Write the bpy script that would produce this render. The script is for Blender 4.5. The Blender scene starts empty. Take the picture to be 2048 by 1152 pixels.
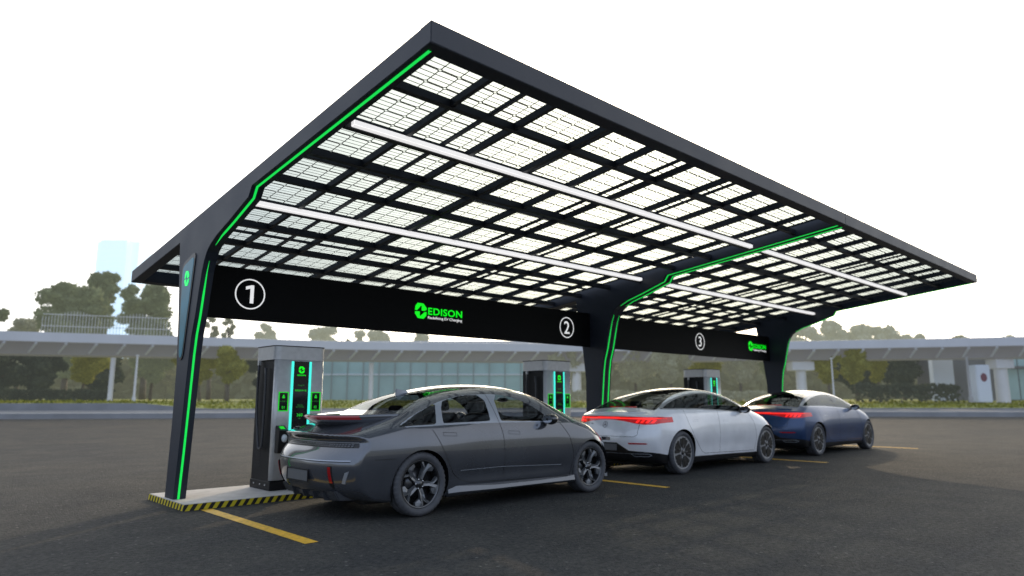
import bpy, bmesh, math, random
import numpy as np
from mathutils import Vector, Matrix
random.seed(7)
rng = np.random.default_rng(11)
S = bpy.context.scene
COL = S.collection
R = math.radians

# ------------------------------------------------------------------ camera frame
F_PX, CX, CY, CAM_H = 1365.0, 1024.0, 576.0, 1.31
PITCH, YAW = math.atan(221 / F_PX), R(46.5)
FW = np.array([math.cos(YAW) * math.cos(PITCH), math.sin(YAW) * math.cos(PITCH), math.sin(PITCH)])
RT = np.array([math.sin(YAW), -math.cos(YAW), 0.0])
UP = np.cross(RT, FW)
FLAT = np.array([math.cos(YAW), math.sin(YAW), 0.0])


def spot(u, depth, z=0.0):
    """place on the ground plan: bearing of image column u, `depth` metres ahead of the viewpoint"""
    lat = (u - CX) / F_PX * depth * 1.013
    p = FLAT * depth + RT * lat
    return Vector((p[0], p[1], z))


def hgt(v, depth):
    return CAM_H + (797 - v) / F_PX * depth * 1.013


SUN_DIR = Vector((math.cos(R(36.2)) * math.cos(R(22.3)), math.sin(R(36.2)) * math.cos(R(22.3)), math.sin(R(22.3))))

# ------------------------------------------------------------------ materials
def new_mat(name):
    m = bpy.data.materials.new(name)
    m.use_nodes = True
    nt = m.node_tree
    b = nt.nodes['Principled BSDF']
    return m, nt, b


def mat(name, col, rough=0.5, metal=0.0, coat=0.0, emit=None, estr=0.0, spec=None, vary=0.0, vscale=6.0, bump=0.0, bscale=80.0):
    m, nt, b = new_mat(name)
    b.inputs['Base Color'].default_value = (*col, 1)
    b.inputs['Roughness'].default_value = rough
    b.inputs['Metallic'].default_value = metal
    b.inputs['Coat Weight'].default_value = coat
    b.inputs['Coat Roughness'].default_value = 0.04
    if spec is not None:
        b.inputs['Specular IOR Level'].default_value = spec
    if emit:
        b.inputs['Emission Color'].default_value = (*emit, 1)
        b.inputs['Emission Strength'].default_value = estr
    tc = nt.nodes.new('ShaderNodeTexCoord')
    if vary > 0:
        n = nt.nodes.new('ShaderNodeTexNoise')
        n.inputs['Scale'].default_value = vscale
        n.inputs['Detail'].default_value = 5
        nt.links.new(tc.outputs['Object'], n.inputs['Vector'])
        r = nt.nodes.new('ShaderNodeValToRGB')
        r.color_ramp.elements[0].position = 0.3
        r.color_ramp.elements[1].position = 0.7
        r.color_ramp.elements[0].color = (*[c * (1 - vary) for c in col], 1)
        r.color_ramp.elements[1].color = (*[min(1, c * (1 + vary)) for c in col], 1)
        nt.links.new(n.outputs['Fac'], r.inputs['Fac'])
        nt.links.new(r.outputs['Color'], b.inputs['Base Color'])
        mr = nt.nodes.new('ShaderNodeMapRange')
        mr.inputs['To Min'].default_value = max(0.02, rough - 0.08)
        mr.inputs['To Max'].default_value = min(1, rough + 0.08)
        nt.links.new(n.outputs['Fac'], mr.inputs['Value'])
        nt.links.new(mr.outputs['Result'], b.inputs['Roughness'])
    if bump > 0:
        n2 = nt.nodes.new('ShaderNodeTexNoise')
        n2.inputs['Scale'].default_value = bscale
        n2.inputs['Detail'].default_value = 4
        nt.links.new(tc.outputs['Object'], n2.inputs['Vector'])
        bp = nt.nodes.new('ShaderNodeBump')
        bp.inputs['Strength'].default_value = bump
        bp.inputs['Distance'].default_value = 0.01
        nt.links.new(n2.outputs['Fac'], bp.inputs['Height'])
        nt.links.new(bp.outputs['Normal'], b.inputs['Normal'])
    return m


def asphalt_mat():
    m, nt, b = new_mat('asphalt')
    L = nt.links.new
    tc = nt.nodes.new('ShaderNodeTexCoord')
    big = nt.nodes.new('ShaderNodeTexNoise'); big.inputs['Scale'].default_value = 0.35; big.inputs['Detail'].default_value = 6
    mid = nt.nodes.new('ShaderNodeTexNoise'); mid.inputs['Scale'].default_value = 19; mid.inputs['Detail'].default_value = 8; mid.inputs['Roughness'].default_value = 0.75
    vor = nt.nodes.new('ShaderNodeTexVoronoi'); vor.inputs['Scale'].default_value = 55
    vor2 = nt.nodes.new('ShaderNodeTexVoronoi'); vor2.inputs['Scale'].default_value = 7
    for n in (big, mid, vor, vor2):
        L(tc.outputs['Object'], n.inputs['Vector'])
    r = nt.nodes.new('ShaderNodeValToRGB')
    r.color_ramp.elements[0].position = 0.33; r.color_ramp.elements[0].color = (0.0255, 0.0282, 0.0296, 1)
    r.color_ramp.elements[1].position = 0.68; r.color_ramp.elements[1].color = (0.087, 0.0885, 0.0880, 1)
    L(mid.outputs['Fac'], r.inputs['Fac'])
    rb = nt.nodes.new('ShaderNodeValToRGB')
    rb.color_ramp.elements[0].position = 0.3; rb.color_ramp.elements[0].color = (0.84, 0.86, 0.9, 1)
    rb.color_ramp.elements[1].position = 0.7; rb.color_ramp.elements[1].color = (1.12, 1.08, 1.02, 1)
    L(big.outputs['Fac'], rb.inputs['Fac'])
    mx = nt.nodes.new('ShaderNodeMix'); mx.data_type = 'RGBA'; mx.blend_type = 'MULTIPLY'; mx.inputs[0].default_value = 1
    L(r.outputs['Color'], mx.inputs[6]); L(rb.outputs['Color'], mx.inputs[7])
    # worn, slightly browner lanes and old stains
    st = nt.nodes.new('ShaderNodeTexNoise'); st.inputs['Scale'].default_value = 1.3; st.inputs['Detail'].default_value = 9; st.inputs['Roughness'].default_value = 0.7
    L(tc.outputs['Object'], st.inputs['Vector'])
    sr0 = nt.nodes.new('ShaderNodeValToRGB')
    sr0.color_ramp.elements[0].position = 0.38; sr0.color_ramp.elements[0].color = (0.80, 0.80, 0.81, 1)
    sr0.color_ramp.elements[1].position = 0.60; sr0.color_ramp.elements[1].color = (1.10, 1.07, 1.02, 1)
    L(st.outputs['Fac'], sr0.inputs['Fac'])
    mx1 = nt.nodes.new('ShaderNodeMix'); mx1.data_type = 'RGBA'; mx1.blend_type = 'MULTIPLY'; mx1.inputs[0].default_value = 1
    L(mx.outputs[2], mx1.inputs[6]); L(sr0.outputs['Color'], mx1.inputs[7]); mx = mx1
    # pale stones
    sr = nt.nodes.new('ShaderNodeValToRGB')
    sr.color_ramp.elements[0].position = 0.06; sr.color_ramp.elements[0].color = (1, 1, 1, 1)
    sr.color_ramp.elements[1].position = 0.12; sr.color_ramp.elements[1].color = (0, 0, 0, 1)
    L(vor2.outputs['Distance'], sr.inputs['Fac'])
    mx2 = nt.nodes.new('ShaderNodeMix'); mx2.data_type = 'RGBA'
    ms = nt.nodes.new('ShaderNodeMath'); ms.operation = 'MULTIPLY'; ms.inputs[1].default_value = 0.55
    L(sr.outputs['Color'], ms.inputs[0]); L(ms.outputs[0], mx2.inputs[0])
    L(mx.outputs[2], mx2.inputs[6]); mx2.inputs[7].default_value = (0.2, 0.2, 0.19, 1)
    L(mx2.outputs[2], b.inputs['Base Color'])
    b.inputs['Roughness'].default_value = 0.82
    b.inputs['Specular IOR Level'].default_value = 0.08
    ad = nt.nodes.new('ShaderNodeMath'); ad.operation = 'ADD'
    L(vor.outputs['Distance'], ad.inputs[0]); L(mid.outputs['Fac'], ad.inputs[1])
    bp = nt.nodes.new('ShaderNodeBump'); bp.inputs['Strength'].default_value = 0.8; bp.inputs['Distance'].default_value = 0.016
    L(ad.outputs[0], bp.inputs['Height']); L(bp.outputs['Normal'], b.inputs['Normal'])
    return m


def stripe_mat():
    m, nt, b = new_mat('hazard_stripes')
    L = nt.links.new
    tc = nt.nodes.new('ShaderNodeTexCoord')
    sx = nt.nodes.new('ShaderNodeSeparateXYZ'); L(tc.outputs['Object'], sx.inputs[0])
    def mth(op, a, bb):
        n = nt.nodes.new('ShaderNodeMath'); n.operation = op
        for i, v in enumerate((a, bb)):
            if isinstance(v, (int, float)): n.inputs[i].default_value = v
            else: L(v, n.inputs[i])
        return n.outputs[0]
    s = mth('SUBTRACT', sx.outputs['X'], mth('MULTIPLY', sx.outputs['Y'], 1.0))
    s = mth('SUBTRACT', s, mth('MULTIPLY', sx.outputs['Z'], 0.62))
    fr = mth('FRACT', mth('MULTIPLY', s, 1 / 0.105), 0)
    g = mth('GREATER_THAN', fr, 0.5)
    mx = nt.nodes.new('ShaderNodeMix'); mx.data_type = 'RGBA'
    L(g, mx.inputs[0]); mx.inputs[6].default_value = (0.62, 0.50, 0.02, 1); mx.inputs[7].default_value = (0.012, 0.012, 0.012, 1)
    L(mx.outputs[2], b.inputs['Base Color']); b.inputs['Roughness'].default_value = 0.55
    return m


def glass_mat(name, tint, gloss=0.12, rough=0.0):
    m = bpy.data.materials.new(name); m.use_nodes = True
    nt = m.node_tree; nt.nodes.clear(); L = nt.links.new
    o = nt.nodes.new('ShaderNodeOutputMaterial')
    t = nt.nodes.new('ShaderNodeBsdfTransparent'); t.inputs['Color'].default_value = (*tint, 1)
    g = nt.nodes.new('ShaderNodeBsdfGlossy'); g.inputs['Roughness'].default_value = rough; g.inputs['Color'].default_value = (0.9, 0.95, 1, 1)
    fr = nt.nodes.new('ShaderNodeFresnel'); fr.inputs['IOR'].default_value = 1.5
    mu = nt.nodes.new('ShaderNodeMath'); mu.operation = 'MULTIPLY_ADD'; mu.inputs[1].default_value = 0.5 if gloss else 0.15; mu.inputs[2].default_value = gloss * 0.2
    L(fr.outputs[0], mu.inputs[0])
    mx = nt.nodes.new('ShaderNodeMixShader'); L(mu.outputs[0], mx.inputs[0]); L(t.outputs[0], mx.inputs[1]); L(g.outputs[0], mx.inputs[2])
    L(mx.outputs[0], o.inputs['Surface'])
    return m


def paint_mat(name, col, metal, rough, inner=(0.02, 0.02, 0.022), coat=1.0):
    m, nt, b = new_mat(name)
    L = nt.links.new
    b.inputs['Metallic'].default_value = metal
    b.inputs['Roughness'].default_value = rough
    b.inputs['Coat Weight'].default_value = coat
    b.inputs['Coat Roughness'].default_value = 0.02
    b.inputs['Coat IOR'].default_value = 1.65
    geo = nt.nodes.new('ShaderNodeNewGeometry')
    tc = nt.nodes.new('ShaderNodeTexCoord')
    n = nt.nodes.new('ShaderNodeTexNoise'); n.inputs['Scale'].default_value = 3.0; n.inputs['Detail'].default_value = 6
    L(tc.outputs['Object'], n.inputs['Vector'])
    r = nt.nodes.new('ShaderNodeValToRGB')
    r.color_ramp.elements[0].position = 0.35; r.color_ramp.elements[0].color = (*[c * 0.93 for c in col], 1)
    r.color_ramp.elements[1].position = 0.65; r.color_ramp.elements[1].color = (*[min(1, c * 1.05) for c in col], 1)
    L(n.outputs['Fac'], r.inputs['Fac'])
    mx = nt.nodes.new('ShaderNodeMix'); mx.data_type = 'RGBA'
    L(geo.outputs['Backfacing'], mx.inputs[0]); L(r.outputs['Color'], mx.inputs[6]); mx.inputs[7].default_value = (*inner, 1)
    L(mx.outputs[2], b.inputs['Base Color'])
    return m


def leaf_mat(name, dark, light, rough=0.7):
    m, nt, b = new_mat(name)
    L = nt.links.new
    g = nt.nodes.new('ShaderNodeNewGeometry')
    tc = nt.nodes.new('ShaderNodeTexCoord')
    n = nt.nodes.new('ShaderNodeTexNoise'); n.inputs['Scale'].default_value = 0.7; n.inputs['Detail'].default_value = 3
    L(tc.outputs['Object'], n.inputs['Vector'])
    ad = nt.nodes.new('ShaderNodeMath'); ad.operation = 'MULTIPLY_ADD'; ad.inputs[1].default_value = 0.55
    L(g.outputs['Random Per Island'], ad.inputs[0])
    sc = nt.nodes.new('ShaderNodeMath'); sc.operation = 'MULTIPLY_ADD'; sc.inputs[1].default_value = 1.5; sc.inputs[2].default_value = -0.5
    L(n.outputs['Fac'], sc.inputs[0]); L(sc.outputs[0], ad.inputs[2])
    r = nt.nodes.new('ShaderNodeValToRGB')
    r.color_ramp.elements[0].position = 0.15; r.color_ramp.elements[0].color = (*dark, 1)
    r.color_ramp.elements[1].position = 0.95; r.color_ramp.elements[1].color = (*light, 1)
    L(ad.outputs[0], r.inputs['Fac'])
    nt.nodes.remove(b)
    d = nt.nodes.new('ShaderNodeBsdfDiffuse'); t = nt.nodes.new('ShaderNodeBsdfTranslucent')
    L(r.outputs['Color'], d.inputs['Color']); L(r.outputs['Color'], t.inputs['Color'])
    mx = nt.nodes.new('ShaderNodeMixShader'); mx.inputs[0].default_value = 0.3
    L(d.outputs[0], mx.inputs[1]); L(t.outputs[0], mx.inputs[2])
    L(mx.outputs[0], nt.nodes['Material Output'].inputs['Surface'])
    return m


M = {}
M['asphalt'] = asphalt_mat()
M['stripes'] = stripe_mat()
M['steel'] = mat('dark_powder_coat', (0.017, 0.023, 0.037), 0.5, 0.0, vary=0.10, vscale=2.0, bump=0.03, bscale=300)
M['steel_dark'] = mat('dark_beam_paint', (0.013, 0.015, 0.02), 0.45, 0.0, vary=0.15, vscale=3.0)
M['black'] = mat('black_board', (0.0035, 0.0035, 0.0035), 0.6, spec=0.15)
M['rubber'] = mat('tyre_rubber', (0.075, 0.078, 0.087), 0.75, vary=0.2, vscale=9, bump=0.05, bscale=120)
M['black_plastic'] = mat('black_plastic', (0.011, 0.011, 0.012), 0.35, vary=0.15, vscale=5)
M['cabinet_dark'] = mat('charcoal_cabinet', (0.0065, 0.007, 0.0085), 0.5, spec=.3, vary=0.12, vscale=4, bump=0.04, bscale=250)
M['louvre'] = mat('louvre_black', (0.005, 0.005, 0.006), 0.6)  # near-black, for louvre slats and wheel arch liners
M['brushed'] = mat('brushed_steel', (0.58, 0.58, 0.575), 0.38, 0.35, vary=0.08, vscale=14, bump=0.04, bscale=160)
M['led_green'] = mat('green_led', (0.0, 0.2, 0.03), 0.4, emit=(0.008, 0.74, 0.085), estr=1.0)
M['led_teal'] = mat('teal_led', (0.0, 0.2, 0.2), 0.4, emit=(0.06, 0.86, 0.72), estr=1.15)
M['logo_green'] = mat('logo_green', (0.0, 0.3, 0.0), 0.4, emit=(0.0, 0.92, 0.012), estr=1.0)
M['emblem_green'] = mat('emblem_green', (0.0, 0.3, 0.05), 0.4, emit=(0.0, 0.95, 0.16), estr=1.0)
M['screen_green'] = mat('screen_green', (0.0, 0.2, 0.0), 0.4, emit=(0.01, 0.62, 0.02), estr=0.9)
M['dim_green'] = mat('dim_screen_green', (0.0, 0.1, 0.0), 0.4, emit=(0.02, 0.26, 0.03), estr=0.7)
M['sign_white'] = mat('sign_white', (0.8, 0.8, 0.8), 0.5, emit=(0.9, 0.9, 0.9), estr=0.75)
M['light_bar'] = mat('light_bar_diffuser', (0.8, 0.8, 0.8), 0.5, emit=(1, 0.985, 0.98), estr=0.78)
M['screen'] = mat('screen_glass', (0.012, 0.014, 0.015), 0.12, vary=0.1)
M['teal_glass'] = mat('teal_panel', (0.012, 0.11, 0.165), 0.3, 0.0, vary=0.5, vscale=3, spec=.3, emit=(0.010, 0.075, 0.115), estr=0.5)  # faint glow added to lift the teal of the panel
M['concrete'] = mat('island_concrete', (0.40, 0.39, 0.38), 0.8, vary=0.14, vscale=7, bump=0.15, bscale=60)
M['line'] = mat('yellow_road_paint', (0.60, 0.35, 0.018), 0.65, vary=0.28, vscale=22, bump=0.3, bscale=90)
M['silver'] = mat('silver_alloy', (0.36, 0.37, 0.40), 0.24, 0.9, vary=0.06)
M['alloy_dark'] = mat('dark_alloy', (0.10, 0.103, 0.11), 0.28, 0.85, vary=0.06)
M['wheel_grey'] = mat('wheel_grey', (0.30, 0.30, 0.303), 0.45, 0.2, vary=0.08)
M['wheel_black'] = mat('wheel_black', (0.006, 0.006, 0.007), 0.4)
M['chrome'] = mat('chrome', (0.75, 0.76, 0.78), 0.12, 1.0)
M['trim'] = mat('satin_trim', (0.40, 0.43, 0.48), 0.3, 0.5)
M['seam'] = mat('panel_gap', (0.006, 0.006, 0.007), 0.7)
M['tail_dark'] = mat('tail_lens', (0.20, 0.003, 0.003), 0.12, coat=0.6, emit=(0.6, 0.004, 0.004), estr=0.42)
M['tail_lit'] = mat('tail_lit', (0.5, 0.01, 0.01), 0.2, emit=(1.0, 0.018, 0.012), estr=1.1)
M['red_lens'] = mat('red_lens', (0.22, 0.008, 0.01), 0.12, coat=0.8, emit=(0.4, 0.0, 0.0), estr=0.12)
M['interior'] = mat('interior', (0.018, 0.018, 0.02), 0.7, vary=0.2)
M['plate_m'] = mat('plate_recess', (0.10, 0.105, 0.115), 0.45, vary=0.08)
M['glass_car'] = glass_mat('tinted_car_glass', (0.84, 0.86, 0.88))
M['glass_dark'] = glass_mat('privacy_glass', (0.50, 0.51, 0.52))
M['roof_glass'] = mat('black_roof_glass', (0.004, 0.004, 0.005), 0.08, spec=0.28)
M['pv_glass'] = glass_mat('solar_glass', (0.565, 0.605, 0.622), gloss=0.0, rough=0.12)
M['pv_line'] = mat('solar_cell_lines', (0.006, 0.006, 0.008), 0.5)
M['paint_grey'] = paint_mat('graphite_paint', (0.085, 0.092, 0.108), 0.45, 0.20)
M['paint_white'] = paint_mat('white_paint', (0.82, 0.835, 0.87), 0.05, 0.34)
M['paint_blue'] = paint_mat('navy_paint', (0.022, 0.058, 0.155), 0.35, 0.3, coat=0.4)

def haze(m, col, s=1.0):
    """aerial perspective painted as glow: stands for light scattered in front of far things"""
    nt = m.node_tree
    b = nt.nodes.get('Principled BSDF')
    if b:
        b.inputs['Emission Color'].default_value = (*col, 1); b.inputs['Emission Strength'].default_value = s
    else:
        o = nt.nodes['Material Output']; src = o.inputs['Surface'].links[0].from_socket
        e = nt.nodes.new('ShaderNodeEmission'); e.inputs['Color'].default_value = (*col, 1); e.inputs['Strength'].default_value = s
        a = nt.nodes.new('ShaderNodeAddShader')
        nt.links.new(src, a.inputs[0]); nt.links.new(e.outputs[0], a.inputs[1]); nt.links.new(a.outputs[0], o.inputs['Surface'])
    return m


def round_poly(poly, r, n=4):
    o = []
    m = len(poly)
    for i in range(m):
        p = Vector(poly[i]).to_2d(); a = Vector(poly[i - 1]).to_2d(); b = Vector(poly[(i + 1) % m]).to_2d()
        da = a - p; db = b - p
        ra = min(r, da.length * .45); rb = min(r, db.length * .45)
        s = p + da.normalized() * ra; e = p + db.normalized() * rb
        for k in range(n + 1):
            t = k / n
            q = s * (1 - t) ** 2 + p * 2 * t * (1 - t) + e * t * t
            o.append((q.x, q.y))
    return o


# ------------------------------------------------------------------ object helpers
def obj(name, mesh_or_bm, material=None, parent=None, smooth=False):
    if isinstance(mesh_or_bm, bmesh.types.BMesh):
        me = bpy.data.meshes.new(name)
        mesh_or_bm.normal_update()
        mesh_or_bm.to_mesh(me); mesh_or_bm.free()
    else:
        me = mesh_or_bm
    if material is not None:
        if isinstance(material, (list, tuple)):
            for mm in material: me.materials.append(mm)
        elif not me.materials:
            me.materials.append(material)
    if smooth:
        for p in me.polygons: p.use_smooth = True
    o = bpy.data.objects.new(name, me)
    COL.objects.link(o)
    if parent is not None: o.parent = parent
    return o


def thing(name, label, cat, loc=(0, 0, 0), rz=0, group=None):
    o = bpy.data.objects.new(name, None)
    o.empty_display_size = 0.2
    COL.objects.link(o)
    o.location = loc; o.rotation_euler = (0, 0, rz)
    o['label'] = label; o['category'] = cat
    if group: o['group'] = group
    return o


def tag(o, label, cat, group=None):
    o['label'] = label; o['category'] = cat
    if group: o['group'] = group
    return o


def struct(name, bm, m, smooth=False):
    o = obj(name, bm, m, None, smooth)
    o['kind'] = 'structure'
    return o


def copy_tree(root, label, loc):
    def cp(o, par):
        c = o.copy(); COL.objects.link(c); c.parent = par
        for ch in o.children: cp(ch, c)
        return c
    n = cp(root, None)
    n.location = loc; n['label'] = label
    return n


def bx(bm, x0, x1, y0, y1, z0, z1, bevel=0.0, seg=2):
    r = bmesh.ops.create_cube(bm, size=1.0)
    vs = r['verts']
    for v in vs:
        v.co = Vector(((x0 + x1) / 2 + v.co.x * (x1 - x0), (y0 + y1) / 2 + v.co.y * (y1 - y0), (z0 + z1) / 2 + v.co.z * (z1 - z0)))
    if bevel > 0:
        es = list({e for v in vs for e in v.link_edges})
        bmesh.ops.bevel(bm, geom=es, offset=bevel, segments=seg, profile=0.5, affect='EDGES')
    return bm


def box(x0, x1, y0, y1, z0, z1, bevel=0.0, seg=2):
    return bx(bmesh.new(), x0, x1, y0, y1, z0, z1, bevel, seg)


def prism(bm, pts, axis, a0, a1):
    """extrude a 2-D polygon along an axis: axis 'x': pts=(y,z); 'y': (x,z); 'z': (x,y)"""
    def mk(p, a):
        return {'x': (a, p[0], p[1]), 'y': (p[0], a, p[1]), 'z': (p[0], p[1], a)}[axis]
    va = [bm.verts.new(mk(p, a0)) for p in pts]
    vb = [bm.verts.new(mk(p, a1)) for p in pts]
    n = len(pts)
    fs = [bm.faces.new(va), bm.faces.new(vb[::-1])]
    for i in range(n):
        fs.append(bm.faces.new((va[i], vb[i], vb[(i + 1) % n], va[(i + 1) % n])))
    bmesh.ops.recalc_face_normals(bm, faces=fs)
    return bm


def ring_strip(bm, path, half, frame):
    pass


def tube(bm, path, rad, seg=8, cap=True):
    path = [Vector(p) for p in path]
    rads = rad if isinstance(rad, (list, tuple)) else [rad] * len(path)
    rings = []
    prev = None
    for i, p in enumerate(path):
        d = (path[min(i + 1, len(path) - 1)] - path[max(i - 1, 0)]).normalized()
        if prev is None:
            a = d.orthogonal().normalized()
        else:
            a = (prev - d * prev.dot(d)).normalized()
        prev = a
        b = d.cross(a)
        rings.append([bm.verts.new(p + (a * math.cos(t) + b * math.sin(t)) * rads[i]) for t in [2 * math.pi * k / seg for k in range(seg)]])
    for i in range(len(rings) - 1):
        for k in range(seg):
            bm.faces.new((rings[i][k], rings[i][(k + 1) % seg], rings[i + 1][(k + 1) % seg], rings[i + 1][k]))
    if cap:
        bm.faces.new(rings[0][::-1]); bm.faces.new(rings[-1])
    return bm


def lathe(bm, prof, seg=48, axis='y'):
    """profile (r, a) turned about the axis"""
    rings = []
    for r, a in prof:
        ring = []
        for k in range(seg):
            t = 2 * math.pi * k / seg
            c, s = r * math.cos(t), r * math.sin(t)
            ring.append(bm.verts.new((c, a, s) if axis == 'y' else ((c, s, a) if axis == 'z' else (a, c, s))))
        rings.append(ring)
    fs = []
    for i in range(len(rings) - 1):
        for k in range(seg):
            fs.append(bm.faces.new((rings[i][k], rings[i][(k + 1) % seg], rings[i + 1][(k + 1) % seg], rings[i + 1][k])))
    return fs


def text_mesh(body, width=None, height=None, bold=0.0, extrude=0.002, space=1.0):
    cu = bpy.data.curves.new('lettering', 'FONT')
    cu.body = body; cu.size = 1.0; cu.offset = bold; cu.align_x = 'LEFT'; cu.space_character = space
    cu.resolution_u = 4
    o = bpy.data.objects.new('lettering', cu)
    COL.objects.link(o)
    dg = bpy.context.evaluated_depsgraph_get()
    me = bpy.data.meshes.new_from_object(o.evaluated_get(dg))
    bpy.data.objects.remove(o); bpy.data.curves.remove(cu)
    co = np.array([v.co[:] for v in me.vertices])
    mn, mx = co.min(0), co.max(0)
    sx = width / (mx[0] - mn[0]) if width else None
    sy = height / (mx[1] - mn[1]) if height else sx
    if sx is None: sx = sy
    for v in me.vertices:
        v.co = ((v.co.x - mn[0]) * sx, (v.co.y - mn[1]) * sy, 0)
    bm = bmesh.new(); bm.from_mesh(me); bpy.data.meshes.remove(me)
    if extrude:
        r = bmesh.ops.extrude_face_region(bm, geom=bm.faces[:])
        for g in r['geom']:
            if isinstance(g, bmesh.types.BMVert): g.co.z += extrude
        bmesh.ops.recalc_face_normals(bm, faces=bm.faces[:])
    w = (mx[0] - mn[0]) * sx
    return bm, w


def stand(bm, x, y, z, face='-y'):
    """turn flat lettering (local x right, y up) upright at a place, facing -y, or -x"""
    for v in bm.verts:
        a, b, c = v.co
        if face == '-y': v.co = (x + a, y - c, z + b)
        else: v.co = (x - c, y - a, z + b)
    return bm


LOGO_UP = [(395, 400), (400, 310), (450, 232), (580, 238), (655, 333), (655, 378), (597, 403), (540, 397), (545, 292), (525, 292), (440, 400)]
LOGO_DN = [(395, 432), (500, 425), (500, 525), (520, 525), (610, 430), (655, 425), (650, 512), (590, 585), (460, 577), (395, 480)]


def logo_bm(w, h, t=0.003):
    bm = bmesh.new()
    for poly in (LOGO_UP, LOGO_DN):
        prism(bm, [((p[0] - 395) / 260 * w, (585 - p[1]) / 353 * h) for p in poly], 'z', 0, t)
    return bm


def natural_spline(pts):
    x = np.array([p[0] for p in pts], float); y = np.array([p[1] for p in pts], float)
    n = len(x); h = np.diff(x)
    A = np.zeros((n, n)); b = np.zeros(n)
    A[0, 0] = A[-1, -1] = 1
    for i in range(1, n - 1):
        A[i, i - 1] = h[i - 1]; A[i, i] = 2 * (h[i - 1] + h[i]); A[i, i + 1] = h[i]
        b[i] = 6 * ((y[i + 1] - y[i]) / h[i] - (y[i] - y[i - 1]) / h[i - 1])
    m = np.linalg.solve(A, b)
    s0 = (y[1] - y[0]) / h[0] - h[0] * (2 * m[0] + m[1]) / 6
    s1 = (y[-1] - y[-2]) / h[-1] + h[-1] * (2 * m[-1] + m[-2]) / 6
    def f(q):
        q = np.asarray(q, float)
        qc = np.clip(q, x[0], x[-1])
        i = np.clip(np.searchsorted(x, qc) - 1, 0, n - 2)
        a = x[i + 1] - qc; c = qc - x[i]; hh = h[i]
        r = m[i] * a ** 3 / (6 * hh) + m[i + 1] * c ** 3 / (6 * hh) + (y[i] / hh - m[i] * hh / 6) * a + (y[i + 1] / hh - m[i + 1] * hh / 6) * c
        return r + np.where(q < x[0], (q - x[0]) * s0, 0) + np.where(q > x[-1], (q - x[-1]) * s1, 0)
    return f


def chaikin(poly, it=2):
    p = [np.array(q, float) for q in poly]
    for _ in range(it):
        o = []
        for i in range(len(p)):
            a, b = p[i], p[(i + 1) % len(p)]
            o += [a * 0.75 + b * 0.25, a * 0.25 + b * 0.75]
        p = o
    return [tuple(q) for q in p]


# ------------------------------------------------------------------ camera, sun, sky
cam_d = bpy.data.cameras.new('camera'); cam = bpy.data.objects.new('camera', cam_d); COL.objects.link(cam)
cam.matrix_world = Matrix(((RT[0], UP[0], -FW[0], 0), (RT[1], UP[1], -FW[1], 0), (RT[2], UP[2], -FW[2], CAM_H), (0, 0, 0, 1)))
cam_d.sensor_width = 36.0
cam_d.lens = F_PX / 2048 * 36.0
cam_d.clip_start = 0.05; cam_d.clip_end = 3000
cam_d.dof.use_dof = True; cam_d.dof.focus_distance = 7.4; cam_d.dof.aperture_fstop = 0.95
S.camera = cam
S.view_settings.view_transform = 'Standard'; S.view_settings.look = 'None'; S.view_settings.exposure = 0; S.view_settings.gamma = 1

sl = bpy.data.lights.new('sun', 'SUN'); sun = bpy.data.objects.new('sun', sl); COL.objects.link(sun)
sl.energy = 1.9; sl.angle = R(0.6); sl.color = (1.0, 0.77, 0.50)
sun.rotation_euler = SUN_DIR.to_track_quat('Z', 'Y').to_euler()
sun.location = (20, 20, 20)

W = bpy.data.worlds.new('World'); S.world = W; W.use_nodes = True
nt = W.node_tree; nt.nodes.clear(); L = nt.links.new
out = nt.nodes.new('ShaderNodeOutputWorld')
sky = nt.nodes.new('ShaderNodeTexSky'); sky.sky_type = 'NISHITA'; sky.sun_disc = False
el = math.asin(SUN_DIR.z); az = math.atan2(SUN_DIR.y, SUN_DIR.x)
sky.sun_elevation = el; sky.sun_rotation = math.pi / 2 - az
sky.dust_density = 4.0; sky.air_density = 1.0
b1 = nt.nodes.new('ShaderNodeBackground'); b1.inputs['Strength'].default_value = 0.05
L(sky.outputs[0], b1.inputs['Color'])
tc = nt.nodes.new('ShaderNodeTexCoord')
dp = nt.nodes.new('ShaderNodeVectorMath'); dp.operation = 'DOT_PRODUCT'; dp.inputs[1].default_value = SUN_DIR
L(tc.outputs['Generated'], dp.inputs[0])
rp = nt.nodes.new('ShaderNodeValToRGB')
mr = nt.nodes.new('ShaderNodeMapRange'); mr.inputs['From Min'].default_value = -1; mr.inputs['From Max'].default_value = 1
L(dp.outputs['Value'], mr.inputs['Value']); L(mr.outputs[0], rp.inputs['Fac'])
e = rp.color_ramp.elements
e[0].position = 0.0; e[0].color = (0.165, 0.20, 0.27, 1)
e[1].position = 1.0; e[1].color = (1.0, 0.92, 0.76, 1)
for p, c in ((0.35, (0.19, 0.22, 0.28)), (0.55, (0.22, 0.24, 0.28)), (0.72, (0.21, 0.22, 0.24)), (0.80, (0.37, 0.372, 0.375)), (0.93, (0.52, 0.512, 0.485))):
    q = e.new(p); q.color = (*c, 1)
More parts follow.
